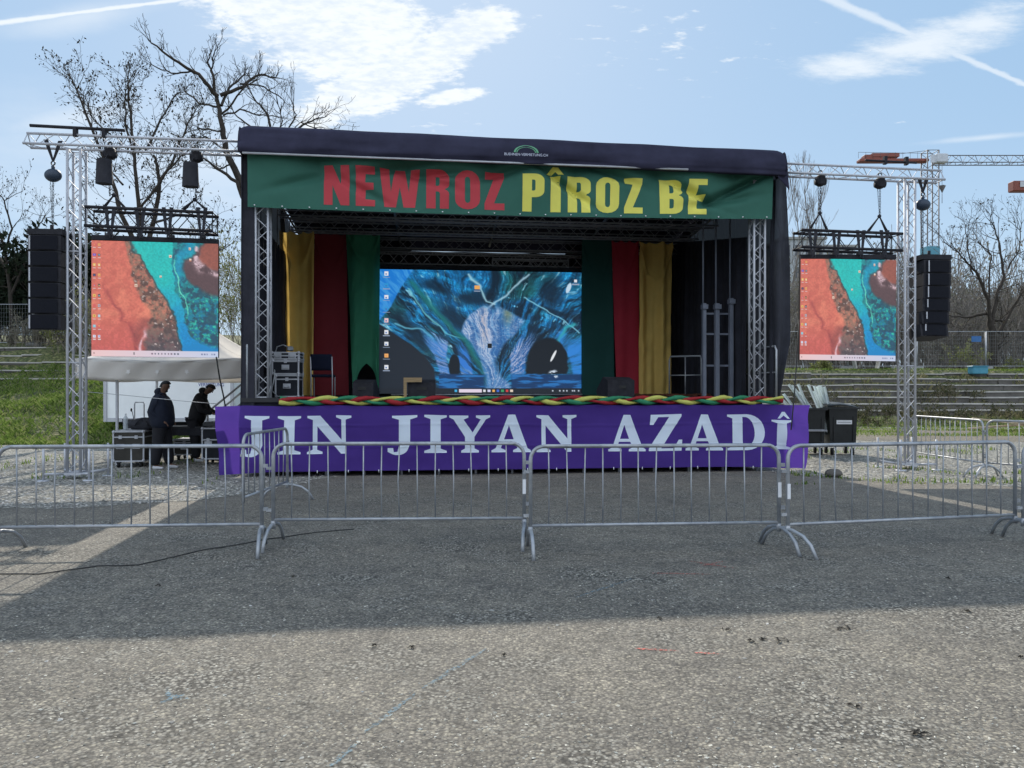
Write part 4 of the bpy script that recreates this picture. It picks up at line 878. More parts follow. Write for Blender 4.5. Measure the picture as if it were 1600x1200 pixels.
# lift mast at stage right
PST = mat('mast_post', (.2, .22, .27), .55, .3)
for px, wd_ in ((1100, .07), (1120, .09), (1142, .08)):
    b = S(); u_ = su(px, 1.6); zt_ = sz(px, 474 if px != 1142 else 466, 1.6); b.box((u_, 1.6, (DK + zt_) / 2), (wd_, .1, zt_ - DK)); b.cyl((u_ - .02, 1.6, zt_), (u_ - .02, 1.6, 5.9), .02); b.box((u_, 1.57, zt_ - .08), (wd_ + .05, .14, .1)); b.build('lift_mast', PST, stage)
for z_ in (2.15, 2.85, 3.3): b = S(); b.box((su(1121, 1.68), 1.68, z_), (.6, .05, .04)); b.build('mast_brace', PST, stage)
# guard rails
def rail(x0, x1, v0, v1, zt_, posts, mid=True, m_=GALV):
    b = S(); p, q = (su(x0, v0), v0), (su(x1, v1), v1)
    zt_ = DK + zt_
    b.tube([(p[0], p[1], DK), (p[0], p[1], zt_ - .08), (p[0] + (q[0] - p[0]) * .03, p[1] + (q[1] - p[1]) * .03, zt_), (q[0] - (q[0] - p[0]) * .03, q[1] - (q[1] - p[1]) * .03, zt_), (q[0], q[1], zt_ - .08), (q[0], q[1], DK)], .021, 8)
    for k in range(1, posts): b.cyl((p[0] + (q[0] - p[0]) * k / posts, p[1] + (q[1] - p[1]) * k / posts, DK), (p[0] + (q[0] - p[0]) * k / posts, p[1] + (q[1] - p[1]) * k / posts, zt_), .015, 8)
    b.tube([(p[0], p[1], DK + .5), (q[0], q[1], DK + .5)], .015, 6); b.build('guard_rail', m_, stage)
rail(1046, 1096, 3.0, 2.6, .95, 2); rail(1147, 1213, 1.9, -.14, 1.02, 1); rail(386, 398, .0, 1.2, 1.05, 1)
# stairs up to the deck behind the tent
b = S(); s0 = (su(352, 2.6), 2.6); 
for k in range(7): b.box((-5.25 - .22 * k, 4.2, DK - .1 - .2 * k), (.24, .8, .04))
b.build('stair_tread', ALU, stage)
for vv in (3.75, 4.65):
    b = S(); b.box((-6.0, vv, .68), (2.1, .05, .16), ry=R(-43)); 
    for h_ in (.5, .95): b.tube([(-5.2, vv, DK + h_), (-6.8, vv, .1 + h_)], .024, 8)
    b.cyl((-5.2, vv, DK - .2), (-5.2, vv, DK + .97), .024); b.cyl((-6.75, vv, 0), (-6.75, vv, 1.06), .024); b.build('stair_rail', ALU, stage)

# ------------------------------------------------------------------ cloth hung on the stage
def cloth(name, c, trans=.25, var=.06, bump=.15, rough=.75): return mat(name, c, rough, var=var, vs=1.2, bump=bump, bs=7, trans=trans, spec=.25)
GREEN = cloth('green_banner_cloth', (.045, .155, .115), .2); REDL = cloth('red_print', (.58, .07, .085), .2); YELL = cloth('yellow_print', (.88, .82, .16), .2)
u0, u1 = su(388, -.1), su(1206, -.1)
def gb(u, z, off=0):
    t = (u - u0) / (u1 - u0); zt_ = 5.97
    q = min(1, max(0, (zt_ - z) / .98)); fold = 0
    k = abs(math.sin(math.pi * (u * .62 + .25))); fold += .19 * (1 - q) ** 1.2 * (k - .5)
    fold += .05 * noise.noise(Vector((u * .9, z * 1.2, 1))) + .012 * noise.noise(Vector((u * 4, z * 3, 7)))
    for cx, cz, sl_, a_ in ((su(1150, -.1), 5.6, .5, .2), (su(1130, -.1), 5.35, .18, .12), (su(1080, -.1), 5.5, -.5, .12), (su(690, -.1), 5.72, .05, .12), (su(670, -.1), 5.6, -.3, .07), (su(880, -.1), 5.6, -.7, .13), (su(960, -.1), 5.8, -.35, .1), (su(600, -.1), 5.75, .2, .12), (su(560, -.1), 5.4, -.5, .07), (su(470, -.1), 5.5, .3, .06), (su(780, -.1), 5.75, .25, .1)):
        d = (z - cz) - sl_ * (u - cx); fold -= 1.5 * a_ * math.exp(-(d / .085) ** 2) * math.exp(-((u - cx) / .55) ** 2)
    zz = z + rt(u) * .4 - .05 * math.sin(math.pi * t) * q + .07 * t * q
    return SP(u, -.12 - off - fold * (1 - .25 * q), zz)
CELL = .025
ba = thing('banner', SP((u0 + u1) / 2, -.1, 4.95), A, 'wide green banner with red and yellow capitals hung under the roof edge', 'banner')
i0, i1, j0, j1 = round(u0 / CELL), round(u1 / CELL), round(4.98 / CELL), round(6.0 / CELL)
b = MB(); b.grid(i1 - i0 + 1, j1 - j0 + 1, lambda i, j: gb((i0 + i * (i1 - i0)) * CELL, (j0 + j * (j1 - j0)) * CELL)); b.build('banner_cloth', GREEN, ba)
def word(spec, font, z0f, z1f, v_):
    out_ = []
    for ch, x0, x1 in spec:
        w_, polys = font[ch]; out_.append((polys, w_, su(x0, v_), su(x1, v_), z0f, z1f))
    return out_
lettering('red_word', REDL, ba, word([('N', 506, 546), ('E', 556, 586), ('W', 593, 656), ('R', 666, 702), ('O', 711, 750), ('Z', 757, 788)], HV, 5.07, 5.80, -.12), gb, CELL)
wd_ = word([('P', 816, 850), ('I', 860, 876), ('R', 887, 923), ('O', 931, 967), ('Z', 975, 1004)], HV, 5.06, 5.755, -.12)
wd_.append(([[(0, 0), (.32, 0), (.5, .35), (.68, 0), (1, 0), (.66, 1), (.34, 1)]], 1, su(854, -.12), su(881, -.12), 5.775, 5.90))
lettering('yellow_word', YELL, ba, wd_, gb, CELL)
lettering('yellow_word', YELL, ba, word([('B', 1031, 1067), ('E', 1075, 1104)], HV, 5.06, 5.755, -.12), gb, CELL)
b = MB()
for k in range(21):
    u = u0 + .12 + (u1 - u0 - .24) * k / 20; p = gb(u, 5.01, .01); b.tube([p + Vector((-.012, 0, 0)), p + Vector((.012, 0, 0))], .012, 6)
b.build('eyelet', WHT, ba)

PURP = cloth('purple_banner_cloth', (.088, .042, .30), .42); PALE = cloth('pale_print', (.78, .87, 1.0), .3)
p0, p1 = su(335, -.12), su(1270, -.12)
def pb(u, z, off=0):
    el = max(0, -4.3 - u); er = max(0, u - 4.6)
    q = (1.34 - z) / 1.24; f = .055 * noise.noise(Vector((u * .8, z * 1.6, 3))) + .014 * noise.noise(Vector((u * 3, z * 4, 7)))
    f += .03 * math.sin((z * 9 - u * 1.1)) * min(1, el * 1.2) + .05 * math.sin(z * 6 + u * 5) * min(1, er * 1.2) + .012 * math.exp(-((z - .95 + .02 * math.sin(u)) / .012) ** 2) + .012 * math.exp(-((z - .55) / .012) ** 2)
    zz = z - .02 * abs(math.sin(u * 1.9)) * (1 - q) - .045 * el * (q * .9 + .1) * .9 - .05 * er * q; 
    if u < -5.0: u = u + (-5.0 - u) * .22 * q
    if u > 5.8: u = u - (u - 5.8) * .5 * q + .05 * math.sin(z * 9) * (u - 5.8)
    return SP(u, -.1 - off - f - .05 * q + er * .06 - .03 * math.sin(3 * u) * q * .3, zz)
ba = thing('banner', SP((p0 + p1) / 2, -.12, .1), A, 'long purple banner with pale serif capitals along the stage front', 'banner')
i0, i1, j0, j1 = round(p0 / CELL), round(p1 / CELL), round(.1 / CELL), round(1.325 / CELL)
b = MB(); b.grid(i1 - i0 + 1, j1 - j0 + 1, lambda i, j: pb((i0 + i * (i1 - i0)) * CELL, (j0 + j * (j1 - j0)) * CELL)); b.build('banner_cloth', PURP, ba)
def sw(spec, z0f=.425, z1f=1.14):
    out_ = []
    for ch, x0, x1 in spec: w_, polys = SR[ch]; out_.append((polys, w_, su(x0, -.13), su(x1, -.13), z0f, z1f))
    return out_
lettering('pale_word', PALE, ba, sw([('J', 374, 421), ('I', 434, 470), ('N', 480, 549)]), pb, CELL)
lettering('pale_word', PALE, ba, sw([('J', 604, 652), ('I', 663, 698), ('Y', 702, 766), ('A', 768, 829), ('N', 838, 901)]), pb, CELL)
g = sw([('A', 950, 1008), ('Z', 1013, 1066), ('A', 1071, 1130), ('D', 1137, 1197)]) + sw([('I', 1207, 1239)], .46, 1.03)
g.append(([[(0, 0), (.2, 0), (.5, .45), (.8, 0), (1, 0), (.62, 1), (.38, 1)]], 1, su(1216, -.13), su(1237, -.13), 1.06, 1.19))
lettering('pale_word', PALE, ba, g, pb, CELL)
b = MB()
for k in range(17): u = -4.2 + k * .56; p = pb(u, .12, .012); b.tube([p, p - Vector((0, 0, .05))], .008, 5)
b.build('tie', WHT, ba)

# braided garland on the deck edge
ga = thing('garland', SP(su(830, -.05), -.05, DK - .12), A, 'braided yellow, red and green cloth garland along the stage edge', 'garland')
gu0, gu1 = su(437, -.1), su(1222, -.1)
for k, (nm, c) in enumerate((('yellow_strand', (.5, .5, .12)), ('red_strand', (.3, .02, .025)), ('green_strand', (.03, .2, .1)))):
    b = MB(); pts = []; n = 420; ph = k * 2.094
    for i in range(n + 1):
        u = gu0 + (gu1 - gu0) * i / n; a = u * 4.9 + ph + .8 * noise.noise(Vector((u * .7, 0, 0)))
        pts.append(SP(u, -.1 - .05 * math.sin(2 * a), DK - .05 + .05 * math.sin(a) + .012 * noise.noise(Vector((u * 2, k, 0)))))
    b.tube(pts, [.036 + .011 * math.sin(i * .21 + k) + .008 * noise.noise(Vector((i * .3, k, 0))) for i in range(n + 1)], 8); b.build(nm, cloth(nm + '_cloth', c, .1, bump=.5), ga)

# curtains: each a hanging cloth of its own
def curtain(x0, x1, yt, c, label, v_=4.2, seed=0, zb=None, tail=None, amp=.09, fq=11, trans=.35, xb=None):
    m = cloth('curtain_cloth', c, trans, .1, .2); ua, ub = su(x0, v_), su(x1, v_); zt_ = sz((x0 + x1) / 2, yt, v_); zb = DK + .02 if zb is None else zb
    xb = xb or (x0, x1); va, vb = su(xb[0], v_), su(xb[1], v_)
    def f(i, j):
        u = (ua + (ub - ua) * i) * (1 - j) + (va + (vb - va) * i) * j; s_ = seed * 3.3
        w_ = amp * math.sin((u + .08 * math.sin(j * 3 + s_)) * fq + s_) * (.6 + .4 * math.sin(j * 2 + 1)) + amp * .6 * noise.noise(Vector((u * 3, j * 2.2, s_))) + amp * .35 * math.sin(u * fq * 2.2 + s_ + j)
        k = i - .5; sc = .05 * abs(math.sin(i * math.pi * 3)) * max(0, 1 - j * 14)
        d = (j * 1.0 - .22 + .9 * (k * k) - .05 * math.sin(s_)); w_ -= amp * .9 * math.exp(-(d / .03) ** 2); w_ += amp * .5 * noise.noise(Vector((u * 2, (j + u * .3) * 9, s_ + 3)))
        zbb = zb if tail is None else zb + tail(i)
        return u, v_ + w_, zt_ - sc + (zbb - zt_) * j
    b = S(); b.grid(60, 90, f); return put(b.build('curtain', m, thick=0), label, 'curtain', 'coloured curtains at the back of the stage')
curtain(437, 492, 362, (.86, .6, .17), 'yellow curtain behind the rack of flight cases at the left of the stage', seed=1, v_=4.0, xb=(446, 490))
curtain(492, 541, 364, (.26, .03, .04), 'dark red curtain left of the green one beside the big screen', v_=4.3, seed=2, amp=.02, fq=5, xb=(486, 545))
curtain(540, 594, 364, (.06, .3, .17), 'green curtain with a ragged hem between the red curtain and the big screen', v_=4.15, seed=3, amp=.075, fq=9, zb=DK + .25, tail=lambda i: .55 * max(0, 1 - abs(i - .52) * 2.6) ** .35 if abs(i - .52) < .38 else -.1 - .1 * (i < .2), xb=(552, 592))
curtain(909, 956, 372, (.02, .09, .08), 'very dark green curtain right of the big screen', v_=4.3, seed=4, amp=.012, fq=5, xb=(909, 960))
curtain(956, 998, 376, (.48, .035, .06), 'bright red curtain right of the dark green one', v_=4.25, seed=5, amp=.03, fq=8, xb=(963, 1000))
curtain(998, 1051, 378, (.84, .58, .17), 'yellow curtain nearest the right guard rail', v_=4.2, seed=6, amp=.09, xb=(998, 1048))

# main LED wall
lw = thing('led_screen', SP(su(750, 4.4), 4.4, DK), A, 'big screen at the back of the stage showing a blue marbled cave', 'screen')
v_ = 4.4; a0, a1 = su(592.5, v_), su(908.5, v_); z1_ = sz(592, 420.5, v_); z0_ = 1.52
led('display', cave(420, 264), lambda i, j: SP(a0 + (a1 - a0) * i, v_, z1_ + (z0_ - z1_) * j), lw, LEDK)
b = S(); b.box(((a0 + a1) / 2, v_ + .06, (z0_ + z1_) / 2), (a1 - a0, .1, z1_ - z0_)); b.build('cabinet', BLK, lw)
b = S(); b.tube([(a0 + .3, v_ - .12, DK + .035), (a1, v_ - .12, DK + .035)], .02, 6); b.build('floor_bar', ALU, lw)
b = S(); b.grid(120, 8, lambda i, j: (a0 - .1 + (a1 - a0 + .2) * i, v_ + .15 + .03 * math.sin(i * 60), z1_ + .01 + .12 * j)); b.build('top_cloth', BLKF, lw)
# ------------------------------------------------------------------ crowd barriers
def barrier(pL, pR, label, group='steel crowd barriers', zt=1.05, zb=.27, feet=(1, 1), nb=None, stick=False):
    pL, pR = Vector(pL), Vector(pR); pL.z = pR.z = 0; d = pR - pL; l_ = d.length; d.normalize(); n_ = Vector((-d.y, d.x, 0))
    t = thing('crowd_barrier', (pL + pR) / 2, math.atan2(d.y, d.x), label, 'barrier', group)
    def P(x, z, y=0): return pL + d * x + n_ * y + Vector((0, 0, z))
    rc = .13; b = MB(); pts = [P(0, .2)] + [P(0, zt - rc)] + [P(rc - rc * math.cos(R(a)), zt - rc + rc * math.sin(R(a))) for a in range(15, 90, 15)] + [P(rc, zt), P(l_ - rc, zt)] + [P(l_ - rc + rc * math.sin(R(a)), zt - rc + rc * math.cos(R(a))) for a in range(15, 90, 15)] + [P(l_, zt - rc), P(l_, .2)]
    b.tube(pts, .0195, 10); b.tube([P(0, zb), P(l_, zb)], .0165, 8)
    for z in (.85, .42): b.box(P(l_ + .03, z), (.06, .02, .035), rz=math.atan2(d.y, d.x)); b.box(P(-.035, z - .05), (.07, .02, .03), rz=math.atan2(d.y, d.x))
    b.build('frame', GALV, t)
    nb = nb or int(round((l_ - .1) / .172)); b = MB()
    for k in range(1, nb): x = l_ * k / nb; b.tube([P(x, zb), P(x + random.uniform(-.007, .007) * (3 if random.random() < .12 else 1), (zb + zt) / 2, random.uniform(-.006, .006)), P(x + random.uniform(-.005, .005), zt)], .0072, 6)
    b.build('bar_infill', GALV, t)
    for k, x in enumerate((.0, l_)):
        if not feet[k]: continue
        b = MB(); s_ = random.uniform(.33, .39); tw = random.uniform(-.06, .06)
        pts = [P(x + tw, .0, -s_), P(x + tw * .8, .12, -s_ * .8), P(x + tw * .5, .19, -s_ * .55), P(x, .225, -s_ * .2), P(x, .225, s_ * .2), P(x - tw * .5, .19, s_ * .55), P(x - tw * .8, .12, s_ * .8), P(x - tw, 0, s_)]
        b.tube(pts, .018, 8); b.cyl(P(x, .18), P(x, .26), .024, 8); b.build('foot', GALV, t)
        if stick and k in stick: b = MB(); b.box(P(x, .60, -.021), (.034, .004, .15), rz=math.atan2(d.y, d.x)); b.build('reflective_sticker', WHT, t)
    return t
def bp(px, s_): return ((px - 800) / s_, F / s_, 0)
barrier(bp(-4, 161), bp(409, 157), 'front barrier farthest left, its corner cut by the left edge of the photo')
barrier(bp(427, 152), bp(819, 150), 'front barrier before the letters JIN and JIYAN of the purple banner', stick=(1,))
barrier(bp(829, 159), bp(1217, 155), 'front barrier before the word AZAD on the purple banner', stick=(1,))
barrier(bp(1231, 157.5), bp(1586, 146), 'front barrier standing in front of the black bins and the right tower', stick=(0,))
barrier(bp(1599, 149), bp(2010, 145), 'front barrier cut off by the right edge of the photo')
barrier(bp(380, 126), bp(449, 107), 'barrier turned end on, running from the front row toward the left end of the stage', feet=(0, 1))
barrier(bp(1426, 72), bp(1536, 85), 'back barrier beside the right tower on the gravel', feet=(0, 1))
barrier(bp(1542, 85), bp(1745, 96), 'back barrier at the right edge in front of the heap of planks', feet=(1, 1))

# ------------------------------------------------------------------ cases and gear
CASE = mat('case_laminate', (.014, .016, .022), .6, var=.3, vs=3, spec=.2); CASEB = mat('worn_case_laminate', (.045, .042, .036), .6, var=.3, vs=2, spec=.2)
def case(c, size, rz, label, m1=CASE, name='flight_case', wheels=True, split=.8, group=None, doors=1, top=None):
    w_, d_, h_ = size; c = Vector(c); z0 = .12 if wheels else 0; t = thing(name, c, rz, label, 'flight case', group)
    U = Vector((math.cos(rz), math.sin(rz), 0)); V = Vector((-U.y, U.x, 0))
    def T(x, y, z): return c + U * x + V * y + Vector((0, 0, z + z0))
    b = MB(T); b.bbox((0, 0, h_ / 2), (w_ - .02, d_ - .02, h_ - .02), .006)
    b.build('shell', m1, t); b = MB(T); e = .03
    for x in (-1, 1):
        for y in (-1, 1): b.box((x * (w_ / 2 - e / 2), y * (d_ / 2 - e / 2), h_ / 2), (e, e, h_))
    for z in (e / 2, h_ - e / 2, h_ * split):
        for s_ in (-1, 1): b.box((0, s_ * (d_ / 2 - e / 2 + .001), z), (w_ - .05, e, e * .9)); b.box((s_ * (w_ / 2 - e / 2 + .001), 0, z), (e, d_ - .05, e * .9))
    b.build('edge_trim', ALU, t); b = MB(T)
    for x in (-1, 1):
        for y in (-1, 1):
            for z in (.02, h_ - .02): b.ball((x * (w_ / 2 - .02), y * (d_ / 2 - .02), z), .038, 8, 6)
    b.build('corner_cap', ALU, t)
    for x in ((-.25, .25) if w_ > .55 else (0,)):
        b = MB(T); b.box((x * w_, -d_ / 2 - .004, h_ * .5), (.15, .012, .1)); b.tube([(x * w_ - .05, -d_ / 2 - .02, h_ * .5 + .02), (x * w_ - .05, -d_ / 2 - .02, h_ * .5 - .03), (x * w_ + .05, -d_ / 2 - .02, h_ * .5 - .03), (x * w_ + .05, -d_ / 2 - .02, h_ * .5 + .02)], .007, 5); b.build('handle', ALU, t)
        b = MB(T); b.box((x * w_, -d_ / 2 - .006, h_ * split), (.06, .014, .07)); b.build('latch', ALU, t)
    if wheels:
        for x in (-1, 1):
            for y in (-1, 1): b = MB(T); b.cyl((x * (w_ / 2 - .09) - .02, y * (d_ / 2 - .09), -.065), (x * (w_ / 2 - .09) + .02, y * (d_ / 2 - .09), -.065), .052, 14); b.box((x * (w_ / 2 - .09), y * (d_ / 2 - .09), -.02), (.07, .08, .03)); b.build('caster', RUB, t)
    if top: b = MB(T); b.box((0, 0, h_ + .004), (w_ - .06, d_ - .06, .012)); b.build('top_panel', top, t)
    return t
def gp(px, py): p = gnd(px, py); return (p.x, p.y, 0)
LTOP = mat('pale_lid', (.35, .36, .38), .5)
c1 = gnd(172, 731); ang = R(8)
case((c1.x + .28, c1.y + .62, 0), (.62, 1.2, .64), ang, 'large wheeled flight case nearest the left tower with a bottle and a bag on it', CASEB, top=LTOP)
p = gnd(284, 720); case((p.x, p.y + .35, 0), (.48, .6, .36), R(6), 'low wheeled flight case between the two men', CASEB, top=LTOP)
p = gnd(332, 727); case((p.x - .0, p.y + .35, 0), (.56, .6, .68), R(6), 'tall wheeled rack case partly behind the left end of the purple banner', split=.62)
MIX = mat('mixer_panel', (.03, .032, .036), .4)
p2 = Vector((p.x, p.y + .35, .82)); b = MB(); b.bbox(p2 + Vector((-.02, 0, .05)), (.5, .5, .09), .01, R(6)); 
mixer = thing('mixing_console', p2 + Vector((0, 0, .01)), 0, 'small black mixing console on the tall rack case in front of the bending man', 'mixer'); b.build('console_body', MIX, mixer)
b = MB(); rr = random.Random(2)
for i in range(10):
    for j in range(5): b.cyl(p2 + Vector((-.2 + .042 * i, -.18 + .08 * j, .095)), p2 + Vector((-.2 + .042 * i, -.18 + .08 * j, .115)), .009, 6)
b.build('knob', ALU, mixer)
# water bottle
PLA = mat('clear_plastic', (.6, .66, .7), .15, alpha=.55); px_ = c1.x + .07; pz = .12 + .64 + .012
bo = thing('water_bottle', (c1.x + .1, c1.y + .42, pz), 0, 'clear plastic water bottle standing on the large flight case', 'bottle')
b = MB(); q = Vector((c1.x + .1, c1.y + .42, pz)); prf = [(0, .001), (.045, 0), (.047, .02), (.047, .2), (.04, .25), (.016, .29), (.016, .31)]; b.tube([q + Vector((0, 0, z)) for r_, z in prf], [max(r_, .002) for r_, z in prf], 14); b.build('bottle_body', PLA, bo)
b = MB(); b.cyl(q + Vector((0, 0, .31)), q + Vector((0, 0, .335)), .018, 12); b.build('cap', WHT, bo)
# bag
b = MB(); q = Vector((c1.x + .52, c1.y + .45, pz)); rr = []
b.grid(20, 12, lambda i, j: q + Vector(((.36 + .05 * math.sin(i * 12)) * math.sin(j * math.pi) ** .7 * math.cos(i * 6.2832), .2 * math.sin(j * math.pi) ** .7 * math.sin(i * 6.2832) + .02 * math.sin(j * 9 + i * 20), .12 + .13 * -math.cos(j * math.pi) * (1 + .12 * math.sin(i * 19)) - .01)))
bag = thing('bag', q, 0, 'soft black bag lying on the large flight case', 'bag'); b.build('bag_body', BLKF, bag); b = MB(); b.tube([q + Vector((-.15 + .3 * k / 8, -.19 - .02 * math.sin(k), .08 + .14 * math.sin(math.pi * k / 8))) for k in range(9)], .014, 6); b.build('bag_handle', BLKF, bag)
# desk microphone, trolley handle, black chair, table
b = MB(); q = Vector((c1.x + .2, c1.y + .55, pz)); tm = thing('desk_microphone', q, 0, 'thin black gooseneck microphone on the flight case beside the bottle', 'microphone'); b.tube([q, q + Vector((0, 0, .25)), q + Vector((-.03, 0, .38))], .007, 6); b.cyl(q, q + Vector((0, 0, .02)), .05, 12); b.build('gooseneck', BLK, tm); b = MB(); b.ball(q + Vector((-.045, 0, .41)), (.02, .02, .04), 8, 6); b.build('microphone_head', BLK, tm)
q = at(217, 690, 17.0); q.z = 0; q = Vector(q); tt = thing('hand_truck', q, 0, 'upright trolley handle behind the large flight case under the tent', 'trolley')
b = MB(); zt_ = EYE + (HY - 655) * -17 / F if False else EYE - (655 - HY) * 17 / F + .35; b.tube([q + Vector((-.1, 0, .05)), q + Vector((-.1, 0, zt_)), q + Vector((-.08, 0, zt_ + .04)), q + Vector((.1, 0, zt_ + .04)), q + Vector((.12, 0, zt_)), q + Vector((.12, 0, .05))], .014, 6); b.build('handle_frame', ALU, tt); b = MB(); b.box(q + Vector((0, -.12, .02)), (.45, .3, .02)); b.build('foot_plate', ALU, tt)
for sx in (-.2, .2): b = MB(); b.cyl(q + Vector((sx - .02, .06, .08)), q + Vector((sx + .02, .06, .08)), .08, 14); b.build('wheel', RUB, tt)


def chair(c, rz, label, m_seat, m_leg, s=1.0):
    c = Vector(c); t = thing('chair', c, rz, label, 'chair'); U = Vector((math.cos(rz), math.sin(rz), 0)); V = Vector((-U.y, U.x, 0))
    def T(x, y, z): return c + U * x + V * y + Vector((0, 0, z))
    b = MB(T); b.bbox((0, 0, .45), (.46, .44, .06), .015); b.build('seat', m_seat, t)
    b = MB(T); b.grid(8, 6, lambda i, j: (-.22 + .44 * i, .22 + .06 * j + .02 * math.sin(i * 3.14), .56 + .34 * j)); b.build('backrest', m_seat, t, thick=.03)
    for x in (-.22, .22):
        for y, tp in ((-.2, .44), (.21, .85)): b = MB(T); b.tube([(x, y, 0), (x, y, .42), (x, y + (.07 if y > 0 else 0), tp)], .012, 6); b.build('leg', m_leg, t)
    return t
q = at(217, 690, 18.2); chair((q.x, q.y, 0), R(160), 'black chair under the tent behind the large flight case', BLKF, BLK)
TBL = mat('black_table', (.02, .022, .026), .5)
q = at(292, 662, 16.6); tz = .78; tb = thing('table', (q.x, q.y, 0), R(4), 'long black folding table behind the two men', 'table')
b = MB(); b.bbox((q.x, q.y, tz), (1.9, .6, .04), .01, R(4)); b.build('table_top', TBL, tb)
b = MB(); b.grid(30, 4, lambda i, j: (q.x - .95 + 1.9 * i, q.y - .31 + .01 * math.sin(i * 60), tz - .02 - .16 * j)); b.build('table_skirt', BLKF, tb)
for sx in (-.85, .85):
    for sy in (-.25, .25): b = MB(); b.cyl((q.x + sx, q.y + sy, 0), (q.x + sx, q.y + sy, tz), .015, 6); b.build('leg', BLK, tb)

# on the stage
def sg(px, v): return SP(su(px, v), v, DK)
def rack(px, v, label):
    c = sg(px, v); k = (Y00 + v) / F; t0 = case(c, (36 * k, .5, 32 * k), A, label, wheels=True, split=.8, name='flight_case')
    return t0, k
c = sg(452, 1.6); k = 15.9 / F; g_ = 'flight cases stacked on stage'
case(c, (.48, .5, .46), A, 'bottom flight case of the stack on the left of the stage', group=g_, wheels=False)
case(c + Vector((-.03, 0, .465)), (.55, .5, .3), A, 'middle flight case of the stack on the left of the stage', group=g_, wheels=False, split=.9)
case(c + Vector((-.04, 0, .77)), (.58, .5, .16), A, 'topmost flat flight case of the stack on the left of the stage', group=g_, wheels=False, split=.5)
b = MB(); q = c + Vector((0, -.1, .94)); b.bbox(q + Vector((.05, 0, .06)), (.12, .12, .1), .02, A); b.tube([q + Vector((0, 0, .1)), q + Vector((-.1, 0, .14)), q + Vector((-.22, 0, .1)), q + Vector((-.28, 0, -.1)), q + Vector((-.2, -.22, -.5)), q + Vector((-.3, -.1, -.8)), q + Vector((-.1, -.35, -.93)), q + Vector((.3, -.4, -.93))], .014, 6); put(b.build('power_cable', GALV), 'grey cable with plug looping off the topmost flight case on stage', 'cable')
SEATN = mat('navy_seat', (.008, .011, .024), .9, spec=.1)
chair(sg(505, 2.0), A + R(180), 'dark blue chair with steel legs on stage before the red curtain', SEATN, ALU)
def wedge(px, v, w_, h_, label, rz=0):
    c = sg(px, v); t = thing('stage_monitor', c, A + rz, label, 'monitor speaker', 'wedge monitors on the stage'); U = Vector((math.cos(A + rz), math.sin(A + rz), 0)); V = Vector((-U.y, U.x, 0))
    T = lambda x, y, z: c + U * x + V * y + Vector((0, 0, z)); pf = [(-.24, 0), (.2, 0), (.3, h_ * .3), (-.02, h_), (-.24, h_ * .82)]
    b = MB(); b.prism(pf, lambda a, e, h: T(h - w_ / 2, a, e), w_); b.build('cabinet', BLK, t)
    b = MB(); b.grid(6, 6, lambda i, j: T(-w_ / 2 + .03 + (w_ - .06) * i, .31 - .32 * j, h_ * .32 + (h_ * .66) * j)); b.build('grille', GRILL, t, thick=.01)
    b = MB(); b.box(T(0, -.245, h_ * .5), (.2, .012, .06), rz=A); b.build('handle', RUB, t)
    return t
wedge(659, .9, .55, .36, 'black wedge monitor beside the wooden plank in front of the big screen'); wedge(962, 1.0, .62, .42, 'black wedge monitor before the dark green curtain', R(14)); wedge(572, 1.2, .42, .36, 'dark wedge monitor hidden in shade before the green ragged curtain', R(-10))
WOOD = mat('raw_wood', (.26, .18, .09), .7, var=.25, vs=6, stretch=(1, 1, 8))
c = sg(641, .6); b = S(); u_ = su(641, .6); z1 = sz(641, 590, .6); b.box((u_ - .1, .6, (DK + z1) / 2), (.06, .05, z1 - DK)); b.box((u_ + .06, .6, z1 - .045), (.34, .048, .09)); put(b.build('wooden_bracket', WOOD), 'small angled wooden plank standing beside the left wedge monitor on stage', 'wooden frame')
# crumpled cloth on the deck at the right
b = S(); rr = random.Random(9); cc = [(.28, .014, .03), (.3, .2, .03)]
b.grid(60, 10, lambda i, j: (su(985, 2.6) + 1.9 * i, 2.4 + .5 * j, DK + .01 + .05 * abs(noise.noise(Vector((i * 14, j * 4, 3)))) + .04 * math.sin(j * math.pi)))
put(b.build('fallen_cloth', cloth('fallen_cloth', (.12, .04, .02), .1, .5)), 'crumpled reddish cloth lying along the stage floor under the right curtains', 'cloth')

# ------------------------------------------------------------------ tent, trailer
TENT = mat('tent_canvas', (.8, .77, .73), .8, var=.05, vs=1, bump=.15, bs=4, trans=.4)
tY = 15.4; xl, xr = (118 - 800) * tY / F, (385 - 800) * tY / F; ze = EYE + (HY - 560) * tY / F; zv = EYE + (HY - 592) * tY / F; cxm, dep = (xl + xr) / 2, 3.4
tent = thing('party_tent', (cxm, tY + dep / 2, 0), 0, 'white pop up tent behind the left screen over the two men', 'tent')
pk = Vector((cxm + .1, tY + dep / 2, 3.2)); cs = [Vector((xl, tY, ze)), Vector((xr, tY, ze)), Vector((xr, tY + dep, ze)), Vector((xl, tY + dep, ze))]
b = MB()
for k in range(4):
    a, c = cs[k], cs[(k + 1) % 4]; n_ = 16
    def tf(i, j, a=a, c=c):
        e = a.lerp(c, i); p = e.lerp(pk, j); sag = -.16 * math.sin(math.pi * j) - .07 * math.sin(math.pi * i) * (1 - j); return p + Vector((0, 0, sag + .012 * noise.noise(p * 3)))
    b.grid(n_, 14, tf)
b.build('canopy', TENT, tent, thick=.006)
b = MB()
for k in range(4):
    a, c = cs[k], cs[(k + 1) % 4]
    b.grid(40, 8, lambda i, j: a.lerp(c, i) + Vector((.018 * math.sin(i * 23 + j * 2), .02 * math.sin(i * 31 + j * 3), -.07 * math.sin(math.pi * i) - (ze - zv - .02) * j)))
b.build('valance', TENT, tent, thick=.004)
TRAY = mat('tent_star', (.9, .88, .86), .8)
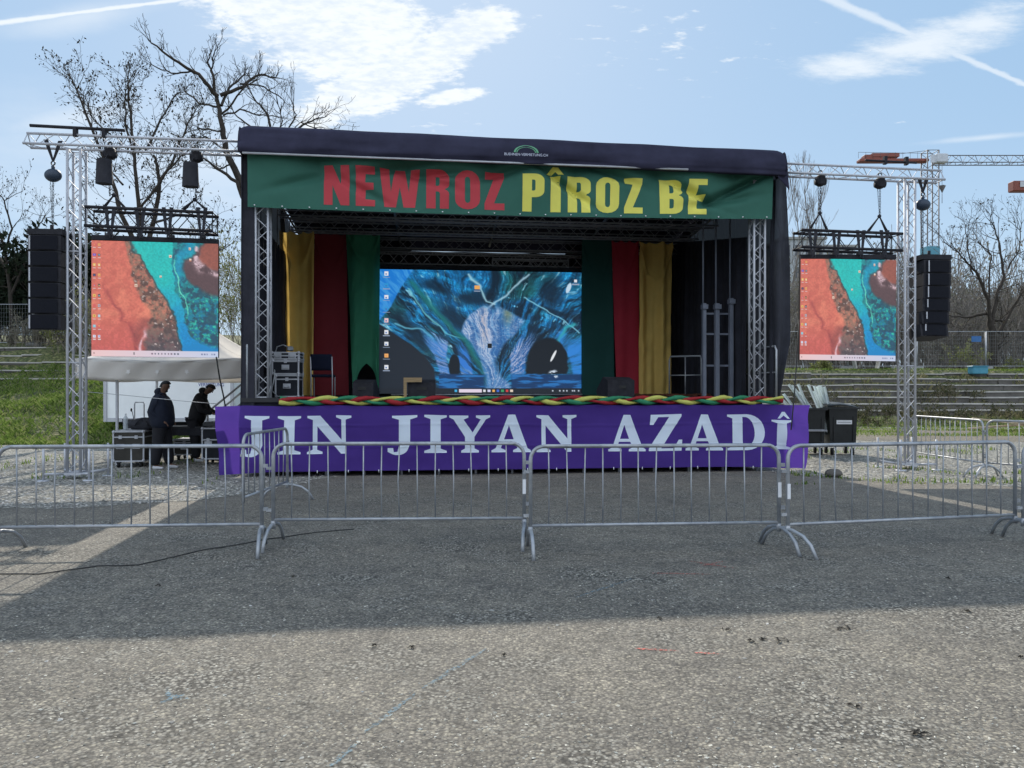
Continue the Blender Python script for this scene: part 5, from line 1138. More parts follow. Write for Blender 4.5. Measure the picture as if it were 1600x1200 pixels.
for px in (202, 247, 293):
    b = MB(); X = (px - 800) * tY / F; z = EYE + (HY - 581) * tY / F; P = [(X + .06 * (1 if q % 2 else .42) * math.sin(q * .628) , z + .06 * (1 if q % 2 else .42) * math.cos(q * .628)) for q in range(10)]; b.add([(x, tY - .045, zz) for x, zz in P], [tuple(range(10))]); b.build('star_print', TRAY, tent)
for k in range(4):
    p = cs[k] + Vector((.1 if k in (0, 3) else -.1, .08 if k < 2 else -.08, 0)); b = MB(); b.box((p.x, p.y, ze / 2), (.045, .045, ze)); b.box((p.x, p.y, .005), (.12, .12, .01)); b.build('leg', ALU, tent)
X = (183 - 800) * (tY + .3) / F; b = MB(); b.box((X, tY + .3, ze / 2), (.045, .045, ze)); b.build('leg', ALU, tent)
TRW = mat('trailer_panel', (.84, .86, .86), .45, var=.05, vs=1); BLU = mat('trailer_print', (.05, .07, .3), .5)
tY2 = 23.0; x0, x1 = (162 - 800) * tY2 / F, (366 - 800) * tY2 / F; zb_ = EYE + (HY - 659) * tY2 / F
tr = thing('box_trailer', ((x0 + x1) / 2, tY2 + 1.1, 0), 0, 'white box trailer with blue lettering standing behind the tent', 'trailer')
b = MB(); b.bbox(((x0 + x1) / 2, tY2 + 1.1, (zb_ + 2.75) / 2), (x1 - x0, 2.2, 2.75 - zb_), .05); b.build('box_body', TRW, tr)
b = MB()
for x in (x0 + .06, x1 - .06): b.box((x, tY2 - .02, (zb_ + 2.75) / 2), (.1, .04, 2.75 - zb_))
b.box(((x0 + x1) / 2, tY2 - .012, zb_ + .06), (x1 - x0 - .22, .03, .12)); b.build('corner_profile', ALU, tr)
X = (330 - 800) * tY2 / F; b = MB(); b.box((X, tY2 - .008, EYE + (HY - 594) * tY2 / F), (.82, .012, .12)); b.build('blue_stripe', BLU, tr)
small_text('VERMIETUNG', .15, lambda x, y: (X + x, tY2 - .012, EYE + (HY - 603.5) * tY2 / F + y), BLU, tr, 'trailer_lettering', .8)
for x in (x0 + 1.0, x1 - 1.0):
    w_ = MB(); w_.cyl((x, tY2 + .1, .33), (x, tY2 + .32, .33), .33, 20); o = w_.build('wheel', RUB, tr); w_ = MB(); w_.cyl((x, tY2 + .08, .33), (x, tY2 + .11, .33), .18, 16); w_.build('rim', ALU, o)
b = MB(); b.box(((x0 + x1) / 2, tY2 + 1.1, zb_ - .08), (x1 - x0 - .3, 1.2, .12)); b.build('chassis', BLK, tr)
# cable from the screen to the stage
b = MB(); b.tube([at(338, 558, 13.6), at(343, 590, 13.9), at(349, 618, 14.4), at(353, 640, 14.6)], .014, 6); put(b.build('cable', CRK), 'black cable dangling from the corner of the left screen down to the banner', 'cable')
b = MB(); b.tube([at(1249, 500, YR), at(1245, 560, YR), at(1241, 620, 14.5), at(1236, 672, 14.45)], .012, 6); put(b.build('cable', CRK), 'black cable hanging from the right screen down behind the purple banner', 'cable')
b = MB(); b.tube([at(133, 612, 13.3), at(200, 618, 13.5), at(290, 627, 13.8), at(340, 631, 14.0)], .006, 5); put(b.build('rope', GALV), 'thin rope strung from the left tower to the stage corner', 'rope')

# ------------------------------------------------------------------ bins with translucent strips
BIN = mat('bin_plastic', (.012, .014, .015), .45, var=.3, vs=3, bump=.1, bs=30)
def bin_(c, w_, d_, h_, rz, label, openfront=False):
    c = Vector(c); t = thing('waste_bin', c, rz, label, 'bin', 'black wheeled bins'); U = Vector((math.cos(rz), math.sin(rz), 0)); V = Vector((-U.y, U.x, 0)); T = lambda x, y, z: c + U * x + V * y + Vector((0, 0, z))
    b = MB(T); z0 = .22; k = .86; f = lambda s_, z, i=0: [(-w_ / 2 * s_ + i, -d_ / 2 * s_ + i, z), (w_ / 2 * s_ - i, -d_ / 2 * s_ + i, z), (w_ / 2 * s_ - i, d_ / 2 * s_ - i, z), (-w_ / 2 * s_ + i, d_ / 2 * s_ - i, z)]
    vs = f(k, z0) + f(k * 1.06, z0 + .1) + f(1, h_) + f(1, h_, .025) + f(k, z0 + .04, .03)
    fs = [(3, 2, 1, 0), (16, 17, 18, 19)]
    for r in (0, 4, 8, 12): fs += [(r + i, r + (i + 1) % 4, r + 4 + (i + 1) % 4, r + 4 + i) for i in range(4)]
    b.add(vs, fs); b.build('bin_body', BIN, t)
    b = MB(T)
    for s_ in (-1, 1): b.box((0, s_ * (d_ / 2 + .02), h_ - .02), (w_ + .08, .05, .05)); b.box((s_ * (w_ / 2 + .02), 0, h_ - .02), (.05, d_ + .08, .05))
    for s_ in (-.33, .36): b.box((s_ * w_, -d_ / 2 * .95, h_ * .55), (.02, .05, h_ * .5))
    b.build('rim', BIN, t)
    for x in (-1, 1):
        for y in (-1, 1):
            b = MB(T); b.cyl((x * w_ * .36 - .025, y * d_ * .36, .09), (x * w_ * .36 + .025, y * d_ * .36, .09), .09, 16); o = b.build('wheel', RUB, t); b = MB(T); b.box((x * w_ * .36 + .035, y * d_ * .36 - .02, .15), (.012, .05, .14), ry=.3); b.box((x * w_ * .36, y * d_ * .36, .215), (.1, .1, .012)); b.build('wheel_fork', WHT, o)
    return t, T
bc = gnd(1322, 712)
t, T = bin_((bc.x, bc.y + .4, 0), .66, .75, 1.18, R(-8), 'right black waste bin with a pale label on its front')
b = MB(T); b.box((.02, -.375, .82), (.36, .012, .1)); b.build('label', WHT, t)
b = MB(T); b.box((.02, -.3735 - .0095, .815), (.3, .002, .018)); b.build('label_print', GALV, t)
b = MB(T); b.grid(6, 4, lambda i, j: (-.33 + .72 * i, -.3 + .7 * j, 1.2 + .06 * j + .04 * math.sin(i * 4))); b.build('lid', BIN, t, thick=.02)
t, T = bin_((bc.x - .72, bc.y + .5, 0), .62, .75, 1.16, R(-8), 'left black waste bin holding the bundle of pale strips')
b = MB(T); b.box((0, -.46, .62), (.62, .16, .02), rx=.15); b.build('front_shelf', ALU, t)
STRP = mat('translucent_strip', (.8, .86, .85), .25, trans=.3, var=.15, vs=2)
base = Vector((bc.x - .72, bc.y + .5, 0)); rr = random.Random(4)
ends = [((1283, 672), (1237, 602)), ((1296, 676), (1240, 606)), ((1265, 670), (1224, 615)), ((1292, 670), (1263, 601)), ((1296, 668), (1272, 603)), ((1300, 668), (1280, 602)), ((1303, 667), (1288, 604)), ((1275, 668), (1247, 600)), ((1288, 674), (1250, 612))]
ends += [((a[0] + 5, a[1]), (e[0] + rr.uniform(-9, 9), e[1] + rr.uniform(-3, 14))) for a, e in ends]
for k, (a, e) in enumerate(ends):
    p, q = at(*a, base.y - .25 + .03 * k), at(*e, base.y + .15 * (k % 3) + .2 * (k % 9 < 3)); d = (q - p); p = p - d * .08; d = q - p
    b = MB(); s_ = d.cross(Vector((0, 1, 0))).normalized() * .034; o_ = Vector((0, .012, 0)); w2 = d.cross(s_).normalized() * .02
    b.add([p - s_, p - s_ * .4 - w2, p + s_ * .4 - w2, p + s_, q + s_, q + s_ * .4 - w2, q - s_ * .4 - w2, q - s_], [(0, 1, 6, 7), (1, 2, 5, 6), (2, 3, 4, 5)])
    put(b.build('plastic_strip', STRP, thick=.008), 'pale greenish plastic strip sticking up out of the left waste bin', 'plastic strip', 'plastic strips in the left waste bin')
# heap of planks at the far right
PLK = mat('sawn_plank', (.42, .34, .23), .75, var=.3, vs=5); rr = random.Random(6)
for k in range(13):
    X = 19.8 + rr.uniform(-1.0, 3.2); Y = 28.6 + rr.uniform(-.5, .5); z = .1 + .13 * (k // 3) * max(.2, 1 - abs(X - 21) / 4)
    b = MB(); b.bbox((0, 0, .02), (rr.uniform(1.2, 2.4), .24, .07), .004); put(b.build('plank', PLK, loc=(0, 0, 0)), 'pale sawn plank in the heap behind the back barriers', 'plank', 'planks heaped behind the back barriers')
    o = bpy.data.objects[-1] if False else [x for x in COL.objects if x.name.startswith('plank')][-1]; o.location = (X, Y, z); o.rotation_euler = (rr.uniform(-.2, .2), rr.uniform(-.12, .12), rr.uniform(-.6, .6))
b = MB(); b.ball((5.95, 13.6, .07), (.16, .1, .08), 10, 7, .12); put(b.build('stone_block', STONE), 'grey stone lying by the right lower corner of the purple banner', 'stone')

# ------------------------------------------------------------------ mesh fences on the banks
FW = mat('fence_wire', (.25, .27, .28), .5, .4); FBLU = mat('blue_clamp', (.03, .12, .3), .5); CONC = mat('concrete_foot', (.3, .3, .29), .9, bump=.3)
def fence(x0, x1, Y, n, lbl, grp, z_=None, sign=None, h=2.05):
    for k in range(n):
        a, c = x0 + (x1 - x0) * k / n, x0 + (x1 - x0) * (k + 1) / n; z0 = (bank((a + c) / 2, Y) if z_ is None else z_) + .05; X = (a + c) / 2
        t = thing('mesh_fence_panel', (X, Y, z0), 0, lbl[k] if isinstance(lbl, list) else lbl, 'mesh fence', grp)
        b = MB(); b.tube([(a + .03, Y, z0 - .05), (a + .03, Y, z0 + h)], .024, 6); b.tube([(c - .03, Y, z0 - .05), (c - .03, Y, z0 + h)], .024, 6)
        for z in (.12, h): b.tube([(a + .03, Y, z0 + z), (c - .03, Y, z0 + z)], .018, 5)
        b.build('panel_frame', GALV, t)
        b = MB(); m_ = int((c - a) / .13)
        for i in range(1, m_): x = a + (c - a) * i / m_; b.tube([(x, Y, z0 + .12), (x, Y, z0 + h)], .0035, 3, False)
        for i in range(1, 9): b.tube([(a, Y, z0 + .12 + (h - .12) * i / 9), (c, Y, z0 + .12 + (h - .12) * i / 9)], .0035, 3, False)
        b.build('wire_mesh', FW, t); b = MB(); b.bbox((a, Y, z0 + .02), (.7, .24, .14), .02); b.build('fence_foot', CONC, t)
        if sign == k: b = MB(); b.box((c - .55, Y - .03, z0 + h - .42), (.55, .01, .32)); b.build('blue_sign', FBLU, t)
ys = 41.0
fl = ['mesh fence panel on the right terrace just right of the stage drape', 'mesh fence panel on the terrace between right screen and right tower', 'mesh fence panel with a small blue sign on the right terrace', 'mesh fence panel on the terrace at the right edge of the photo']
fence(14.85, 26.4 + 3.85, ys, 4, fl, 'mesh fence panels on the right terrace', 2.78, 2)
fence(-31.2, -17.2, 37.2, 4, ['mesh fence panel on the left bank cut by the left edge', 'mesh fence panel on the left bank left of the hanging speakers', 'mesh fence panel on the left bank behind the hanging speakers', 'mesh fence panel on the left bank behind the left tower'], 'mesh fence panels on the left bank')
# bench, pallets and crate on the right terrace
b = MB(); q = at(1352, 575, 40.4); q.z = 2.8; be = thing('bench', q, 0, 'pale bench on the terrace under the right screen', 'bench'); b.box(q + Vector((0, 0, .62)), (.9 * 2, .4, .06)); b.build('bench_top', STTOP, be)
for sx in (-.6, .7): b = MB(); b.box(q + Vector((sx, 0, .3)), (.08, .35, .62), ry=.2 * (1 if sx > 0 else -1)); b.build('leg', STTOP, be)
CRT = mat('blue_crate', (.05, .22, .3), .5); q = at(1528, 586, 38.7); q.z = 2.45; cr_ = thing('crate', q, 0, 'blue green covered crate on the top terrace step at the right', 'crate'); b = MB(); b.bbox(q + Vector((0, 0, .2)), (.8, .5, .38), .04); b.build('crate_body', CRT, cr_); b = MB(); b.bbox(q + Vector((0, 0, .41)), (.86, .56, .06), .02); b.build('crate_cover', CRT, cr_)
b = MB(); q = at(1400, 580, 40.0); q.z = 2.76
for k in range(3): b.bbox(q + Vector((.16 * k - .16, 0, .1)), (.1, .3, .2), .02)
put(b.build('concrete_blocks', CONC), 'row of three pale concrete blocks on the terrace beside the right tower', 'concrete block')
# ------------------------------------------------------------------ two men by the mixing table
SKIN = mat('skin', (.15, .08, .052), .55, var=.1, vs=6); NAVY = mat('navy_jacket', (.008, .012, .026), .85, var=.25, vs=4, bump=.4, bs=9); BKJ = mat('black_hoodie', (.012, .012, .014), .9, var=.25, vs=4, bump=.4, bs=9); TRS = mat('black_trousers', (.01, .01, .014), .85, bump=.3, bs=8); SHO = mat('white_trainer', (.55, .56, .58), .5); HAIR = mat('black_hair', (.008, .007, .007), .7, bump=.8, bs=70)
def skin(name, J, E, m_, parent, sub=2, loc=None):
    me = bpy.data.meshes.new(name); me.from_pydata([j[0] for j in J], E, []); me.materials.append(m_); o = bpy.data.objects.new(name, me); COL.objects.link(o)
    if parent: o.parent = parent
    md = o.modifiers.new('skin', 'SKIN'); md.use_smooth_shade = True
    if not me.skin_vertices: raise RuntimeError('no skin layer')
    sv = me.skin_vertices[0].data
    for k, j in enumerate(J):
        r_ = j[1]; sv[k].radius = r_ if isinstance(r_, tuple) else (r_, r_); sv[k].use_root = (k == 0)
    md = o.modifiers.new('smooth', 'SUBSURF'); md.levels = md.render_levels = sub
    return o
def person(loc, rz, pose, label, jk, s=1.0):
    """local frame: x forward, y left, z up; the pose moves chest, head, arms and feet"""
    t = thing('person', loc, rz, label, 'person')
    p = pose; hip = Vector(p['hip']); ch = Vector(p['chest']); nk = Vector(p['neck']); hd = Vector(p['head']); J = []; E = []
    def a(c, r_, pa=None): J.append((tuple(Vector(c) * s), tuple(x * s for x in r_) if isinstance(r_, tuple) else r_ * s)); (E.append((pa, len(J) - 1)) if pa is not None else None); return len(J) - 1
    h = a(hip, (.13, .11)); sp_ = a(hip.lerp(ch, .5), (.12, .1), h); c = a(ch, (.15, .11), sp_); n = a(nk, .055, c); up = (hd - nk).normalized()
    k = a(hd - up * .05, (.085, .076), n); k2 = a(hd + up * .05, (.1, .088), k); a(hd + up * .12, (.06, .055), k2)
    hands = []
    for sgn, q in ((1, 'L'), (-1, 'R')):
        sh, el, wr = (Vector(v) for v in p['arm' + q]); i = a(sh, .055, c); i = a(sh.lerp(el, .5), .046, i); i = a(el, .038, i); i = a(el.lerp(wr, .35), .037, i); i = a(wr, .024, i)
        d = (wr - el).normalized(); pm = a(wr + d * .05, (.035, .018), i); sd_ = d.cross(Vector((0, 0, 1))); sd_ = (sd_.normalized() if sd_.length > .1 else Vector((0, 1, 0))); dn = d.cross(sd_)
        for f, ln in enumerate((.07, .08, .075, .058)):
            o_ = sd_ * (.027 - .018 * f); i2 = a(wr + d * .085 + o_, .009, pm); i2 = a(wr + d * (.085 + ln * .55) + o_ + dn * .008, .0085, i2); a(wr + d * (.08 + ln * .85) + o_ + dn * .028, .007, i2)
        i2 = a(wr + d * .045 + sd_ * .038 * 1, .011, pm); a(wr + d * .085 + sd_ * .06, .008, i2)
        hi, kn, an = (Vector(v) for v in p['leg' + q]); i = a(hi, .085, h); i = a(hi.lerp(kn, .5), .075, i); i = a(kn, .055, i); i = a(kn.lerp(an, .35), .055, i); i = a(an, .036, i); fd = Vector(p.get('fd', (1, 0, 0))); i = a(an + fd * .06 + Vector((0, 0, -.045)), .035, i); a(an + fd * .17 + Vector((0, 0, -.055)), .028, i)
    skin('body', J, E, SKIN, t)
    # face
    fw = (Vector(p['face'])).normalized(); sdv = up.cross(fw).normalized()
    b = MB(lambda x, y, z: wm(t) @ (Vector((x, y, z)) * s)); nb_ = hd + fw * .088 + up * .0
    b.ball(nb_ - up * .012, (.017, .014, .02), 8, 6); b.ball(hd + fw * .078 - up * .055, (.012, .024, .006), 8, 5)
    for sg_ in (-1, 1): b.ball(hd + fw * .012 + sdv * .08 * sg_ + up * .0, (.018, .009, .03), 8, 6); 
    b.build('face', SKIN, t); b = MB(lambda x, y, z: wm(t) @ (Vector((x, y, z)) * s))
    for sg_ in (-1, 1): b.ball(hd + fw * .078 + sdv * .03 * sg_ + up * .018, .009, 8, 6)
    b.build('eye', HAIR, t)
    b = MB(lambda x, y, z: wm(t) @ (Vector((x, y, z)) * s)); hc = hd + up * .05 - fw * .012
    def hf(i, j):
        th = j * math.pi * .52; ph = i * 2 * math.pi; r_ = (.094, .079, .083); lo = .0; q = fw * math.cos(ph) * math.sin(th) * r_[0] + sdv * math.sin(ph) * math.sin(th) * r_[1] + up * math.cos(th) * r_[2]
        if math.cos(ph) > .3 and j > .7: q += up * .02
        if math.cos(ph) < .45: q -= up * max(0, j - .75) * .22 * min(1, (.45 - math.cos(ph)) * 1.5)
        return hc + q * (1 + .03 * math.sin(i * 60) * math.sin(j * 40))
    b.grid(24, 14, hf); b.build('hair', HAIR, t, thick=.006)
    if p.get('beard'): b = MB(lambda x, y, z: wm(t) @ (Vector((x, y, z)) * s)); b.ball(hd + fw * .058 - up * .085, (.035, .035, .03), 10, 7); b.build('beard', HAIR, t)
    # jacket: torso, sleeves, hood
    J.clear(); E.clear(); hem = Vector(p['hem'])
    h = a(hem, p.get('hemr', (.2, .17))); sp_ = a(hem.lerp(ch, .5), p.get('midr', (.195, .17)), h); c = a(ch + Vector((0, 0, .02)), p.get('chr', (.23, .18)), sp_); i = a(nk - up * .03, (.11, .1), c); a(nk + up * .035, (.085, .08), i)
    for q in 'LR':
        sh, el, wr = (Vector(v) for v in p['arm' + q]); i = a(sh, .085, c); i = a(sh.lerp(el, .5), .078, i); i = a(el, .07, i); i = a(el.lerp(wr, .5), .062, i); a(wr - (wr - el).normalized() * .02, .05, i)
    skin('jacket', J, E, jk, t)
    J.clear(); E.clear(); bk = nk - fw * .1 - up * .0
    i = a(nk + fw * .0 - up * .0, (.1, .11)); i = a(bk + up * .05, (.11, .1), i); a(bk - fw * .03 - up * .04, (.07, .08), i); skin('hood', J, E, jk, t)
    # trousers
    J.clear(); E.clear(); h = a(hip + Vector((0, 0, .04)), (.15, .14))
    for q in 'LR':
        hi, kn, an = (Vector(v) for v in p['leg' + q]); i = a(hi, (.14, .14), h); i = a(hi.lerp(kn, .5), .135, i); i = a(kn, .12, i); i = a(kn.lerp(an, .6), .11, i); a(an + Vector((0, 0, -.03)), .1, i)
    skin('trousers', J, E, TRS, t)
    for q in 'LR':
        an = Vector(p['leg' + q][2]); fd = Vector(p.get('fd', (1, 0, 0))); J.clear(); E.clear(); i = a(an + Vector((0, 0, -.055)) - fd * .04, (.047, .05)); i = a(an + fd * .07 + Vector((0, 0, -.055)), (.046, .042), i); a(an + fd * .18 + Vector((0, 0, -.068)), (.038, .028), i); skin('shoe', J, E, SHO, t)
    return t
q1 = gnd(253, 733)
person((q1.x, q1.y, 0), R(4), dict(hip=(0, 0, .98), chest=(-.03, 0, 1.34), neck=(.01, 0, 1.54), head=(.06, 0, 1.67), face=(1, -.12, -.08), hem=(.03, 0, .78), hemr=(.33, .24), midr=(.34, .25), chr=(.29, .22), beard=1,
    armL=((-.02, .2, 1.45), (-.08, .29, 1.17), (.10, .23, 1.0)), armR=((-.02, -.2, 1.45), (-.09, -.29, 1.17), (.11, -.23, .99)),
    legL=((0, .1, .93), (.05, .13, .5), (.10, .13, .1)), legR=((0, -.1, .93), (-.03, -.12, .5), (-.1, -.12, .1)), fd=(1, 0, 0)), 'man in a navy hooded jacket standing in profile beside the large flight case', NAVY)
q2 = gnd(303, 722)
person((q2.x, q2.y + .1, 0), R(2), dict(hip=(-.02, 0, .97), chest=(.09, 0, 1.36), neck=(.2, 0, 1.54), head=(.31, 0, 1.64), face=(.85, -.1, -.6), hem=(.0, 0, .84), hemr=(.24, .2), midr=(.26, .2),
    armL=((.09, .19, 1.45), (.18, .26, 1.18), (.42, .14, 1.08)), armR=((.09, -.19, 1.45), (.2, -.26, 1.18), (.43, -.12, 1.09)),
    legL=((-.02, .1, .92), (-.02, .12, .5), (-.06, .12, .1)), legR=((-.02, -.1, .92), (.04, -.12, .5), (.06, -.12, .1)), fd=(1, 0, 0)), 'man in a black hooded top bending over the mixing console', BKJ, .99)

# ------------------------------------------------------------------ trees
BARK = mat('dark_bark', (.035, .028, .022), .9, var=.4, vs=5); BARKG = mat('grey_bark', (.2, .18, .16), .9, var=.4, vs=5); LEAFD = cellmat('withered_leaf', [(.02, .017, .012), (.04, .03, .018), (.055, .045, .025)]); TWIG = mat('pale_twig', (.22, .19, .15), .9, var=.35, vs=1)
def rv(rnd): return Vector((rnd.uniform(-1, 1), rnd.uniform(-1, 1), rnd.uniform(-1, 1)))
def grow(b, p, d, l_, r_, dep, rnd, tips, sp_=.7, upk=.12, nch=(2, 3), shr=.72, seg=3, wob=.22, mn=.004):
    pts = [p.copy()]; q = p.copy(); e = d.copy()
    for k in range(seg):
        e = (e + rv(rnd) * wob + Vector((0, 0, upk * .5))).normalized(); q = q + e * l_ / seg; pts.append(q.copy())
    r2 = max(mn, r_ * .62); b.tube(pts, [r_ + (r2 - r_) * k / seg for k in range(seg + 1)], 6 if r_ > .03 else (4 if r_ > .012 else 3), False)
    if dep <= 0: tips.append(q); tips.append(pts[seg // 2]); return
    for k in range(rnd.randint(*nch)):
        f = rnd.uniform(.45, 1) if k else 1; i = min(seg, max(1, int(f * seg + .5))); s0 = pts[i]; nd = (e + rv(rnd) * sp_ * (.6 if k == 0 else 1.1) + Vector((0, 0, upk))).normalized()
        grow(b, s0, nd, l_ * shr * rnd.uniform(.75, 1.15), r2 * (.95 if k == 0 else .7), dep - 1, rnd, tips, sp_, upk, nch, shr, seg, wob, mn)
def leaves(b, tips, rnd, per, size, spr, drop=.3):
    V = []; Fc = []; c = 0
    for t in tips:
        for k in range(per if per >= 1 else (1 if rnd.random() < per else 0)):
            p = t + rv(rnd) * spr; u = rv(rnd).normalized(); v = u.orthogonal().normalized(); u = Vector((u.x, u.y, u.z - drop)); s_ = size * rnd.uniform(.6, 1.4)
            V += [p - u * s_, p + v * s_ * .45, p + u * s_, p - v * s_ * .45]; Fc.append((c, c + 1, c + 2, c + 3)); c += 4
    b.v = V; b.f = Fc; b.sm = [False] * len(Fc); b.mi = [0] * len(Fc)
def limb_tree(base, limbs, Y, label, seed, group=None, bark=BARK, lf=None, dep=3, tl=.9, tr_=.02, stepm=.7, dspr=2.0, sp_=.8, upk=.1, nch=(2, 2), mn=.006, shr=.72):
    rnd = random.Random(seed); t = thing('bare_tree', base, 0, label, 'tree', group); b = MB(); bt = MB(); tips = []
    for k, (pts, r0, r1, dy_) in enumerate(limbs):
        n = len(pts); P = [at(x, y, Y) + Vector((0, dy_ * i / (n - 1), 0)) for i, (x, y) in enumerate(pts)]; Q = []
        for i in range(n - 1):
            for j in range(4): f = j / 4; Q.append(P[i].lerp(P[i + 1], f) + rv(rnd) * .04)
        Q.append(P[-1]); m = len(Q); rr = [r0 + (r1 - r0) * i / (m - 1) for i in range(m)]
        b.tube(Q, rr, 7, False)
        acc = 0
        for i in range(1, m):
            acc += (Q[i] - Q[i - 1]).length
            if (acc > stepm and i > m * .25 and rr[i] < .12) or i == m - 1:
                acc = 0; d = (Q[i] - Q[i - 1]).normalized()
                for _ in range(2 if i < m - 1 else 3): grow(bt, Q[i], (d + rv(rnd) * 1.0 + Vector((0, 0, .15))).normalized(), tl * rnd.uniform(.6, 1.1), min(tr_, rr[i] * .8), dep, rnd, tips, sp_, upk, nch, shr, 3, .25, mn)
    b.build('trunk', bark, t); bt.build('twigs', bark, t)
    if lf: lb = MB(); leaves(lb, tips, rnd, *lf); lb.build('withered_foliage', LEAFD, t)
    return t
# big bare tree behind the roof corner
limb_tree(at(400, 620, 30), [([(400, 640), (397, 500), (390, 380), (380, 290), (352, 235), (345, 190), (338, 150), (330, 110)], .22, .05, 0),
 ([(345, 165), (352, 130), (368, 100)], .06, .03, 1), ([(330, 112), (324, 98), (330, 82)], .04, .02, 0), ([(330, 112), (343, 90)], .035, .02, -.5),
 ([(340, 152), (320, 125), (288, 110), (264, 94)], .09, .03, -1.5), ([(300, 112), (277, 122), (256, 118)], .04, .02, -1), ([(342, 168), (300, 150), (262, 118)], .05, .02, 1.5),
 ([(344, 150), (375, 130), (395, 105), (418, 105)], .08, .03, 1), ([(375, 130), (405, 128), (428, 138)], .04, .02, 1), ([(346, 180), (385, 150), (415, 140)], .045, .02, -1),
 ([(348, 205), (318, 195), (292, 188)], .04, .02, 1), ([(352, 235), (330, 220), (308, 230)], .04, .02, -1), ([(365, 255), (335, 258), (318, 245)], .04, .015, 1),
 ([(388, 330), (372, 285), (345, 268), (322, 250)], .1, .03, -.5), ([(350, 180), (372, 170), (400, 175), (425, 175)], .04, .02, .5)], 30, 'tall bare tree with a forked dark trunk behind the left corner of the roof', 3, dep=3, tl=.45, tr_=.02, stepm=.42, mn=.007)
# leafy-remnant tree behind the left arm
limb_tree(at(226, 560, 27), [([(228, 600), (226, 480), (222, 400), (216, 330), (212, 260), (205, 190), (200, 130)], .12, .03, 0), ([(222, 400), (200, 340), (185, 270), (165, 200), (150, 150)], .1, .02, -1.5), ([(226, 420), (236, 350), (243, 290), (235, 250), (228, 235)], .1, .04, .6), ([(228, 235), (240, 180), (255, 130)], .05, .02, 1),
 ([(240, 300), (262, 250), (275, 200), (285, 160)], .06, .02, 1), ([(212, 250), (190, 200), (180, 150), (178, 110)], .05, .015, 1), ([(216, 330), (255, 290), (290, 260), (318, 245)], .05, .02, -1), ([(190, 290), (160, 260), (138, 240)], .04, .015, 1), ([(170, 210), (145, 185), (132, 150)], .03, .015, 0), ([(236, 350), (270, 330), (320, 330)], .05, .02, 1), ([(222, 400), (180, 370), (150, 350)], .05, .02, 0), ([(228, 440), (270, 400), (335, 380)], .05, .02, 1)],
 27, 'tree with withered dark leaves behind the left truss arm', 4, lf=(1, .05, .16), dep=3, tl=.62, tr_=.015, stepm=.2, mn=.006)
limb_tree(at(455, 620, 34), [([(455, 640), (450, 450), (440, 320), (432, 240), (420, 180), (395, 150)], .15, .03, 0), ([(432, 240), (455, 200), (480, 180), (500, 170)], .08, .02, 1), ([(436, 260), (410, 215), (385, 195), (370, 180)], .06, .02, -1), ([(450, 205), (462, 180), (458, 165)], .04, .02, 0), ([(430, 225), (440, 190), (435, 165)], .04, .02, 0), ([(470, 190), (492, 196), (505, 190)], .03, .015, 1)], 34, 'bare tree rising behind the roof right of the tall forked tree', 5, dep=3, tl=.75, tr_=.02, stepm=.6, mn=.008)
limb_tree(at(20, 520, 38), [([(20, 540), (15, 450), (5, 380), (-10, 330)], .12, .03, 0), ([(18, 460), (35, 400), (45, 350), (52, 330)], .07, .02, 1), ([(8, 400), (25, 360), (22, 320), (18, 308)], .06, .02, -1), ([(15, 440), (45, 410), (70, 395)], .05, .02, 1), ([(10, 420), (-20, 380), (-40, 330)], .06, .02, 1)], 38, 'bare tree at the left edge above the dark evergreen', 6, lf=(1, .05, .15), dep=3, tl=.9, tr_=.02, stepm=.5)
limb_tree(at(1553, 585, 45), [([(1553, 590), (1552, 530), (1548, 500)], .26, .2, 0), ([(1548, 510), (1540, 470), (1520, 430), (1500, 415), (1478, 395)], .13, .03, -1), ([(1550, 505), (1562, 460), (1578, 430), (1575, 380), (1568, 345)], .13, .03, 1), ([(1545, 490), (1515, 495), (1490, 490)], .1, .03, 1), ([(1560, 520), (1590, 470), (1610, 440)], .1, .03, 0), ([(1545, 465), (1546, 420), (1549, 400), (1530, 380)], .06, .02, 0), ([(1520, 430), (1512, 390), (1508, 355)], .05, .02, 0), ([(1575, 420), (1592, 390), (1596, 350)], .05, .02, 0), ([(1548, 500), (1575, 500), (1600, 480)], .09, .03, 1), ([(1560, 540), (1580, 525), (1605, 530)], .06, .02, 1)], 45, 'wide low tree with withered leaves behind the mesh fence at the right edge', 7, lf=(.45, .08, .2), dep=3, tl=1.1, tr_=.028, stepm=.7, mn=.008)
# slender upright trees behind the right drape
for k, (px, top, Y) in enumerate(((1243, 300, 70), (1262, 278, 72), (1278, 330, 68), (1225, 330, 75))):
    rnd = random.Random(40 + k); base = at(px, 560, Y); base.z = 2.6; t = thing('slender_tree', base, 0, ['slender bare tree tight against the right stage drape', 'tallest slender bare tree between drape and right screen', 'slender bare tree left of the hoist over the right screen', 'slender bare tree mostly hidden by the right stage drape'][k], 'tree', 'slender trees behind the right drape')
    tz_ = EYE + (HY - top) * Y / F; b = MB(); bt = MB(); tips = []; P = [base + Vector((.3 * math.sin(i * .9 + k), .2 * math.cos(i), (tz_ - base.z) * i / 12)) for i in range(13)]; b.tube(P, [.16 - .012 * i for i in range(13)], 6, False); b.build('trunk', BARKG, t)
    for i in range(3, 13):
        for _ in range(5): grow(bt, P[i], (Vector((0, 0, .9)) + rv(rnd) * .55).normalized(), 1.7 * rnd.uniform(.6, 1), .022, 2, rnd, tips, .3, .2, (2, 3), .8, 4, .12, .012)
    bt.build('twigs', BARKG, t)

